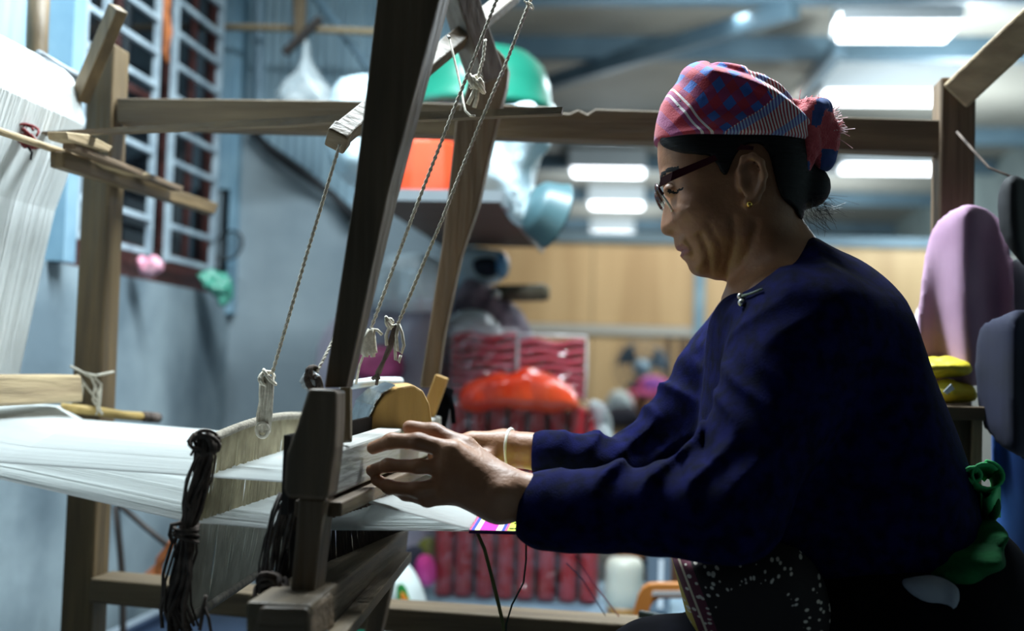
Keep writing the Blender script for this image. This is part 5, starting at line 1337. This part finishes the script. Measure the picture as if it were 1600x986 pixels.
jc = (P(975, 920, 3.05)[0], 3.05, zp+.008)
obj('body', MB().lathe([(.040, .016), (.045, .03), (.046, .06), (.044, .09), (.045, .11), (.040, .125), (.030, .13), (.002, .131)], jc, 24), mat('milky_plastic', 'b9b8aa', 'cbc9bb', rough=.4, scale=5, sss=.1), jr, smooth=True)
obj('amber_base', MB().lathe([(.002, 0), (.036, 0), (.040, .006), (.0405, .018), (.002, .02)], jc, 24), mat('amber_plastic', '9a6a30', 'b5823f', rough=.3), jr, smooth=True)
gx = thing('metal_box', 'small grey metal box with a white edge right of the white jar', 'box', P(1025, 912, 3.1)*V(1, 1, 0)+V(0, 0, zp+.006))
x0, x1 = P(1010, 900, 3.1)[0], P(1048, 900, 3.1)[0]
obj('body', MB().box((x0, 3.08, zp+.006), (x1, 3.18, zp+.16)), mat('slate_grey_metal', '5d6c7c', '74838f', rough=.4, scale=5), gx, bevel=.004)
for k in (0, 1): obj('white_label', MB().box((P(1029, 900, 3.1)[0], 3.074, zp+.02+.062*k), (P(1036, 900, 3.1)[0], 3.08, zp+.072+.062*k)), mat('white_label', 'e6ebf0', rough=.4), gx)
# orange plastic chair
ch = thing('plastic_chair', 'small orange brown plastic chair with a grey band behind the bottom rail', 'chair', P(1040, 990, 2.5)*V(1, 1, 0))
OBR = mat('orange_brown_plastic', 'a8662c', 'bb7836', rough=.4, scale=4)
bk = [P(x, y, 2.5) for x, y in ((984, 985), (990, 955), (997, 932), (1004, 920), (1014, 914), (1030, 913), (1060, 913), (1100, 913), (1118, 918), (1126, 930), (1132, 955), (1136, 985))]
m_ = MB(); e = V(0, .03, 0); wd = .022
ins = [P(x, y, 2.5) for x, y in ((1008, 985), (1012, 965), (1016, 948), (1022, 940), (1030, 936), (1040, 935), (1060, 935), (1086, 935), (1098, 938), (1106, 948), (1110, 965), (1112, 985))]
for i in range(len(bk)-1): m_.loft([bk[i], bk[i+1], ins[i+1], ins[i]], [bk[i]+e, bk[i+1]+e, ins[i+1]+e, ins[i]+e])
obj('backrest', m_, OBR, ch, bevel=.0)
obj('grey_band', slab([(1020, 924), (1112, 924), (1106, 931), (1018, 931)], 2.495, .004), mat('pale_grey_band', 'b5b4b4', rough=.4), ch)
cx0, cx1 = bk[0][0], bk[-1][0]; zc_ = .30
obj('seat', MB().box((cx0, 2.36, zc_-.02), (cx1, 2.54, zc_)), OBR, ch, bevel=.006)
for x in (cx0+.015, cx1-.015):
    obj('leg', MB().bar((x, 2.38, zc_-.02), (x, 2.36, 0), .025, .025), OBR, ch)
    obj('leg', MB().bar((x, 2.515, P(1000, 985, 2.5)[2]+.01), (x, 2.54, 0), .025, .025), OBR, ch)
ph_ = thing('dark_shuttle', 'small dark green shuttle lying on the bottom rail beside the thigh', 'shuttle', P(1015, 962, 2.03))
obj('body', MB().bar(P(998, 962, 2.08), P(1040, 966, 2.07), .012, .018, (0, 1, 0), .008, .010), mat('black_green', '14221f', rough=.4), ph_, bevel=.003)
obj('pale_edge', MB().bar(P(998, 969, 2.07), P(1040, 972, 2.06), .004, .004), mat('pale_rail', 'b5b6b0'), ph_)

# ------------------------------------------------------------------ far table, fan, seated person
YT = 6.4
ft = thing('work_table', 'far wooden table before the plywood partition with a fan and cloths on it', 'table', (P(990, 660, YT)[0], YT+.1, 0))
ztb = P(990, 668, YT)[2]
tx0, tx1 = P(900, 660, YT)[0], P(1120, 660, YT)[0]
obj('tabletop', MB().box((tx0, YT-.2, ztb-.03), (tx1, YT+.4, ztb)), midwood('x'), ft)
for x in (tx0+.05, tx1-.05):
    for y in (YT-.15, YT+.35): obj('leg', MB().box((x-.025, y-.025, 0), (x+.025, y+.025, ztb-.03)), midwood('z'), ft)
soft('cloth_pile', 'pale grey cloth heap on the far table below the fan', 'cloth', [(938, 650), (945, 622), (960, 608), (980, 612), (992, 630), (990, 668), (936, 668)], YT, .06, .04, mat('pale_grey_cloth', '8f9a9c', 'b5bdbd', rough=.85, scale=12), seed=41, h=.008)
soft('cloth_pile', 'dark cloth heap in front of the pale heap on the far table', 'cloth', [(930, 655), (948, 636), (975, 632), (1010, 640), (1020, 668), (930, 670)], YT-.1, .06, .04, mat('dark_cloth', '1d1c26', '2b2a35', rough=.9, scale=12), seed=42, h=.008)
soft('red_bottle', 'small red pouch standing between the pale heap and the far seated person', 'pouch', [(976, 618), (984, 606), (992, 610), (994, 660), (978, 662)], YT+.05, .03, .02, mat('red_pouch', 'a81f34', 'c43348', rough=.5, scale=12), seed=43, h=.006)
fan = thing('table_fan', 'round table fan with a pale blue hub before the plywood partition', 'fan', (P(1003, 640, 6.5)[0], 6.5, ztb))
fc = P(1003, 574, 6.5); FG = mat('fan_grey', '47545c', '59666d', rough=.4, scale=6); FB = mat('fan_blade', '2b4a60', '3a5c74', rough=.3, scale=4, alpha=.85)
obj('base', MB().lathe([(.002, .03), (.05, .028), (.085, .012), (.09, 0), (.002, 0)], (fc[0], 6.52, ztb), 20), FG, fan, smooth=True)
obj('stand', MB().tube([V(fc[0], 6.52, ztb+.02), V(fc[0], 6.52, fc[2]-.03)], .014, 10), FG, fan, smooth=True)
gd = MB()
for r_, o in ((.146, 0), (.115, -.022), (.08, -.03), (.05, -.034)):
    gd.tube([fc+V(r_*math.cos(a_), o, r_*math.sin(a_)) for a_ in np.linspace(0, 2*math.pi, 32, endpoint=False)], .0022, 4, closed=True)
for k in range(40):
    a_ = k*2*math.pi/40; gd.tube([fc+V(q*math.cos(a_), -.034*(1-(q/.146)**2), q*math.sin(a_)) for q in (.03, .07, .11, .146)]+[fc+V(.12*math.cos(a_), .05, .12*math.sin(a_)), fc+V(.03*math.cos(a_), .07, .03*math.sin(a_))], .0011, 3)
obj('guard', gd, FG, fan)
for k in range(3):
    a0 = k*2*math.pi/3+.4
    bl = MB().grid(lambda u, v: fc+V((.03+.1*u)*math.cos(a0+(v-.5)*1.1*(.5+u*.6)), .014*(v-.5)+.01, (.03+.1*u)*math.sin(a0+(v-.5)*1.1*(.5+u*.6))), 6, 6)
    o_ = obj('blade', bl, FB, fan, smooth=True); o_.modifiers.new('s', 'SOLIDIFY').thickness = .003
obj('motor', MB().tube([fc+V(0, .02, 0), fc+V(0, .09, 0)], [.04, .034], 16), FG, fan, smooth=True)
obj('hub', MB().tube([fc+V(0, -.036, 0), fc+V(0, .0, 0)], [.040, .044], 20), mat('pale_blue_hub', '8fa9b8', rough=.3), fan, smooth=True)
obj('hub_centre', MB().tube([fc+V(0, -.040, 0), fc+V(0, -.034, 0)], .017, 16), mat('hub_blue', '2e4a66', rough=.3), fan, smooth=True)
# far person: head slightly down, magenta head cloth, dark clothes
hc = P(1020, 627, 5.95); YH = 5.95
def fp_sdf(p):
    f = ell(p, hc, (.072, .088, .100)); f = smin(f, ell(p, hc+V(-.012, -.035, -.055), (.05, .05, .05)), .03)
    f = smin(f, ell(p, hc+V(-.03, -.088, -.03), (.014, .016, .018)), .015)
    f = smin(f, cap(p, hc+V(.01, .03, -.09), hc+V(.02, .04, -.18), .045, .05), .03)
    for sg in (-1, 1): f = smin(f, ell(p, hc+V(sg*.074, .005, -.02), (.01, .02, .03)), .006)
    f = smin(f, ell(p, hc+V(.02, .05, -.36), (.15, .09, .20)), .05)
    f = smin(f, ell(p, hc+V(.02, .05, -.62), (.14, .12, .16)), .06)
    for sg in (-1, 1):
        f = smin(f, chain(p, [hc+V(.02+sg*.16, .05, -.24), hc+V(.02+sg*.22, -.03, -.44), hc+V(.02+sg*.10, -.20, -.40)], [.05, .042, .032], .02), .03)
        f = smin(f, chain(p, [hc+V(.02+sg*.09, .03, -.66), hc+V(.02+sg*.11, -.36, -.66)*1.0, hc+V(.02+sg*.11, -.36, 0)*V(1, 1, 1)-V(0, 0, hc[2]-.05)], [.075, .055, .04], .02), .03)
    for sg in (-.5, .5):
        f = f+.004*np.exp(-(np.linalg.norm(p-(hc+V(-.02+sg*.06, -.083, .0)), axis=1)/.012)**2)
    return f+.003*np.exp(-((p[:, 2]-hc[2]+.065)/.004)**2)*np.exp(-((p[:, 0]-hc[0]+.02)/.025)**2)
fp = sobj('person', sdf_mesh(fp_sdf, hc+V(-.3, -.5, -hc[2]), hc+V(.34, .2, .13), .010), SKIN, None, loc=hc*V(1, 1, 0))
tag(fp, 'far seated person in a magenta head cloth half hidden by the weaver arm', 'person')
def hat_sdf(p):
    f = ell(p, hc+V(0, .0, .052), (.088, .10, .066)); f = smin(f, ell(p, hc+V(-.03, -.03, .03), (.072, .08, .026)), .02)
    return smax(f, -(p[:, 2]-hc[2]-.012+.15*(p[:, 0]-hc[0])), .01)+.003*sn(p, 60, 4)
def hat_pick(c): return (np.linalg.norm((c-(hc+V(.0, -.07, .085)))*V(1, .6, 1.5), axis=1) < .05).astype(int)
HMAG = mat('magenta_pink_cloth', 'a83a66', 'c4567f', rough=.8, scale=20)
sobj('head_cloth', sdf_mesh(hat_sdf, hc+V(-.13, -.13, -.02), hc+V(.13, .13, .14), .006), HMAG, fp, slots=[HMAG, mat('purple_cloth', '6a2a78', '86408f', rough=.8, scale=20)], pick=hat_pick, label='magenta head cloth with a purple crown')
def coat_sdf(p):
    f = ell(p, hc+V(.02, .05, -.36), (.17, .108, .21)); f = smin(f, ell(p, hc+V(.02, .05, -.6), (.16, .14, .18)), .06)
    for sg in (-1, 1): f = smin(f, chain(p, [hc+V(.02+sg*.16, .05, -.24), hc+V(.02+sg*.22, -.03, -.44), hc+V(.02+sg*.12, -.17, -.40)], [.064, .056, .044], .02), .03)
    return smax(f, p[:, 2]-hc[2]+.15, .02)+.004*sn(p, 30, 3)
sobj('dark_coat', sdf_mesh(coat_sdf, hc+V(-.36, -.3, -.85), hc+V(.4, .25, -.1), .010), mat('dark_cloth', '1d1c26'), fp)
fh = thing('stool', 'plain wooden stool carrying the far seated person', 'stool', (hc[0]+.02, YH+.05, 0))
obj('seat', MB().box((hc[0]-.16, YH-.12, hc[2]-.80), (hc[0]+.2, YH+.2, hc[2]-.765)), midwood('x'), fh)
for x in (-.13, .17):
    for y in (-.09, .17): obj('leg', MB().box((hc[0]+x-.02, YH+y-.02, 0), (hc[0]+x+.02, YH+y+.02, hc[2]-.80)), midwood('z'), fh)

# ------------------------------------------------------------------ right side behind the weaver
sx0, sx1 = P(1446, 640, 1.93)[0], P(1529, 640, 1.93)[0]; zst = P(1490, 634, 1.93)[2]
sd_ = thing('side_stand', 'dark brown wooden stand behind the weaver with yellow bundles on top', 'stand', ((sx0+sx1)/2, 1.97, 0))
obj('top', MB().box((sx0-.01, 1.91, zst-.02), (sx1+.006, 2.035, zst)), darkwood('x'), sd_, bevel=.002)
obj('side_panel', MB().box((sx0, 1.92, 0), (sx0+.015, 2.03, zst-.02)), darkwood('z'), sd_)
obj('side_panel', MB().box((sx1-.012, 1.915, 0), (sx1+.002, 2.03, zst-.02)), palewood('z'), sd_)  # right panel in paler wood: the lit edge is put into the colour
obj('front_panel', MB().box((sx0+.015, 1.925, .02), (sx1-.012, 1.94, zst-.02)), darkwood('z'), sd_)
YEL = mat('yellow_cloth', 'b5a012', 'd2bf2c', rough=.6, scale=14, bump=.3, bscale=50)
soft('yellow_bundle', 'lower yellow cloth bundle on the dark stand behind the weaver back', 'bundle', [(1440, 600), (1462, 592), (1500, 593), (1526, 600), (1530, 622), (1522, 634), (1450, 634), (1438, 620)], 1.97, .05, .025, YEL, noise=.003, f=60, seed=51, h=.004, group='yellow bundles on the stand')
soft('yellow_bundle', 'upper yellow cloth bundle lying on the lower one behind the weaver back', 'bundle', [(1430, 566), (1450, 556), (1490, 555), (1516, 562), (1522, 580), (1512, 592), (1440, 594), (1430, 580)], 1.97, .05, .025, YEL, noise=.003, f=60, seed=52, h=.004, group='yellow bundles on the stand')
tag(obj('pack_label', slab([(1474, 612), (1486, 600), (1492, 608), (1480, 616)], 1.915, .002), mat('white_label', 'e6ebf0')), 'small white paper tag on the lower yellow bundle', 'tag')
def hang(name, label, pxs, Y, W, m, seed, hook=None, cat='cloth', fold=.006):
    po = Poly2(outline(pxs, Y), 1, h=.004); o = outline(pxs, Y); lo = o.min(0)-.02; hi = o.max(0)+.02
    def fn(p):
        q = p.copy(); q[:, 1] += .024*np.sin(p[:, 0]*75+2.5*sn(p*V(1, 1, .4), 14, seed)+seed)+.008*sn(p*V(1, 1, .3), 50, seed+1)
        return inflate(q, po, Y, W*.35, .02)
    return tag(sobj(name, sdf_mesh(fn, (lo[0], Y-.07, lo[1]), (hi[0], Y+.07, hi[1]), .006), m), label, cat)
hang('pink_garment', 'soft pink garment hanging on the right loom post', [(1474, 334), (1508, 320), (1548, 322), (1574, 346), (1582, 440), (1586, 520), (1574, 598), (1510, 606), (1440, 596), (1428, 540), (1440, 450), (1454, 372)], 1.985, .045, mat('soft_pink_cloth', '9f7a94', 'bd98b0', rough=.8, scale=6), 61)
hang('white_sack', 'pale pinkish white plastic sack behind the weaver shoulder above the yellow bundles', [(1440, 470), (1460, 440), (1484, 420), (1496, 470), (1500, 552), (1470, 560), (1434, 556), (1424, 520)], 2.18, .05, mat('pinkish_white_bag', 'bdb2ba', 'd8cfd4', rough=.4, scale=8), 62, cat='bag')
hang('black_bag', 'black bag hanging at the right edge beside the pink garment', [(1556, 286), (1580, 274), (1625, 280), (1640, 420), (1600, 420), (1566, 390), (1552, 340)], 1.93, .05, mat('black_bag_cloth', '08090c', '121318', rough=.8, scale=10), 63, cat='bag')
hang('pale_shirt', 'pale grey shirt hanging below the black bag at the right edge', [(1570, 400), (1640, 410), (1640, 520), (1590, 530), (1572, 470)], 1.99, .03, mat('pale_grey_shirt', '9aa0a6', 'b5b9bd', rough=.85, scale=8), 66)
hang('navy_garment', 'dark navy garment hanging low at the right edge below the pink one', [(1534, 510), (1560, 492), (1600, 480), (1660, 490), (1660, 740), (1600, 720), (1546, 690), (1530, 600)], 1.9, .05, mat('dark_navy_garment', '080b20', '0e1230', rough=.85, scale=10), 64)
hang('blue_cloth', 'long bright blue cloth hanging at the lower right edge behind the green sash', [(1548, 640), (1580, 610), (1640, 620), (1660, 900), (1640, 1000), (1580, 880), (1556, 800)], 2.1, .05, mat('bright_blue_cloth', '23509a', '3a72bb', rough=.8, scale=6), 65)
tag(obj('clothes_line', MB().tube([P(1495, 206, 2.02), P(1545, 262, 1.96), P(1640, 300, 1.93)], .002, 6), DARKYARN, smooth=True), 'cord running from the right post that carries the hanging clothes', 'cord')
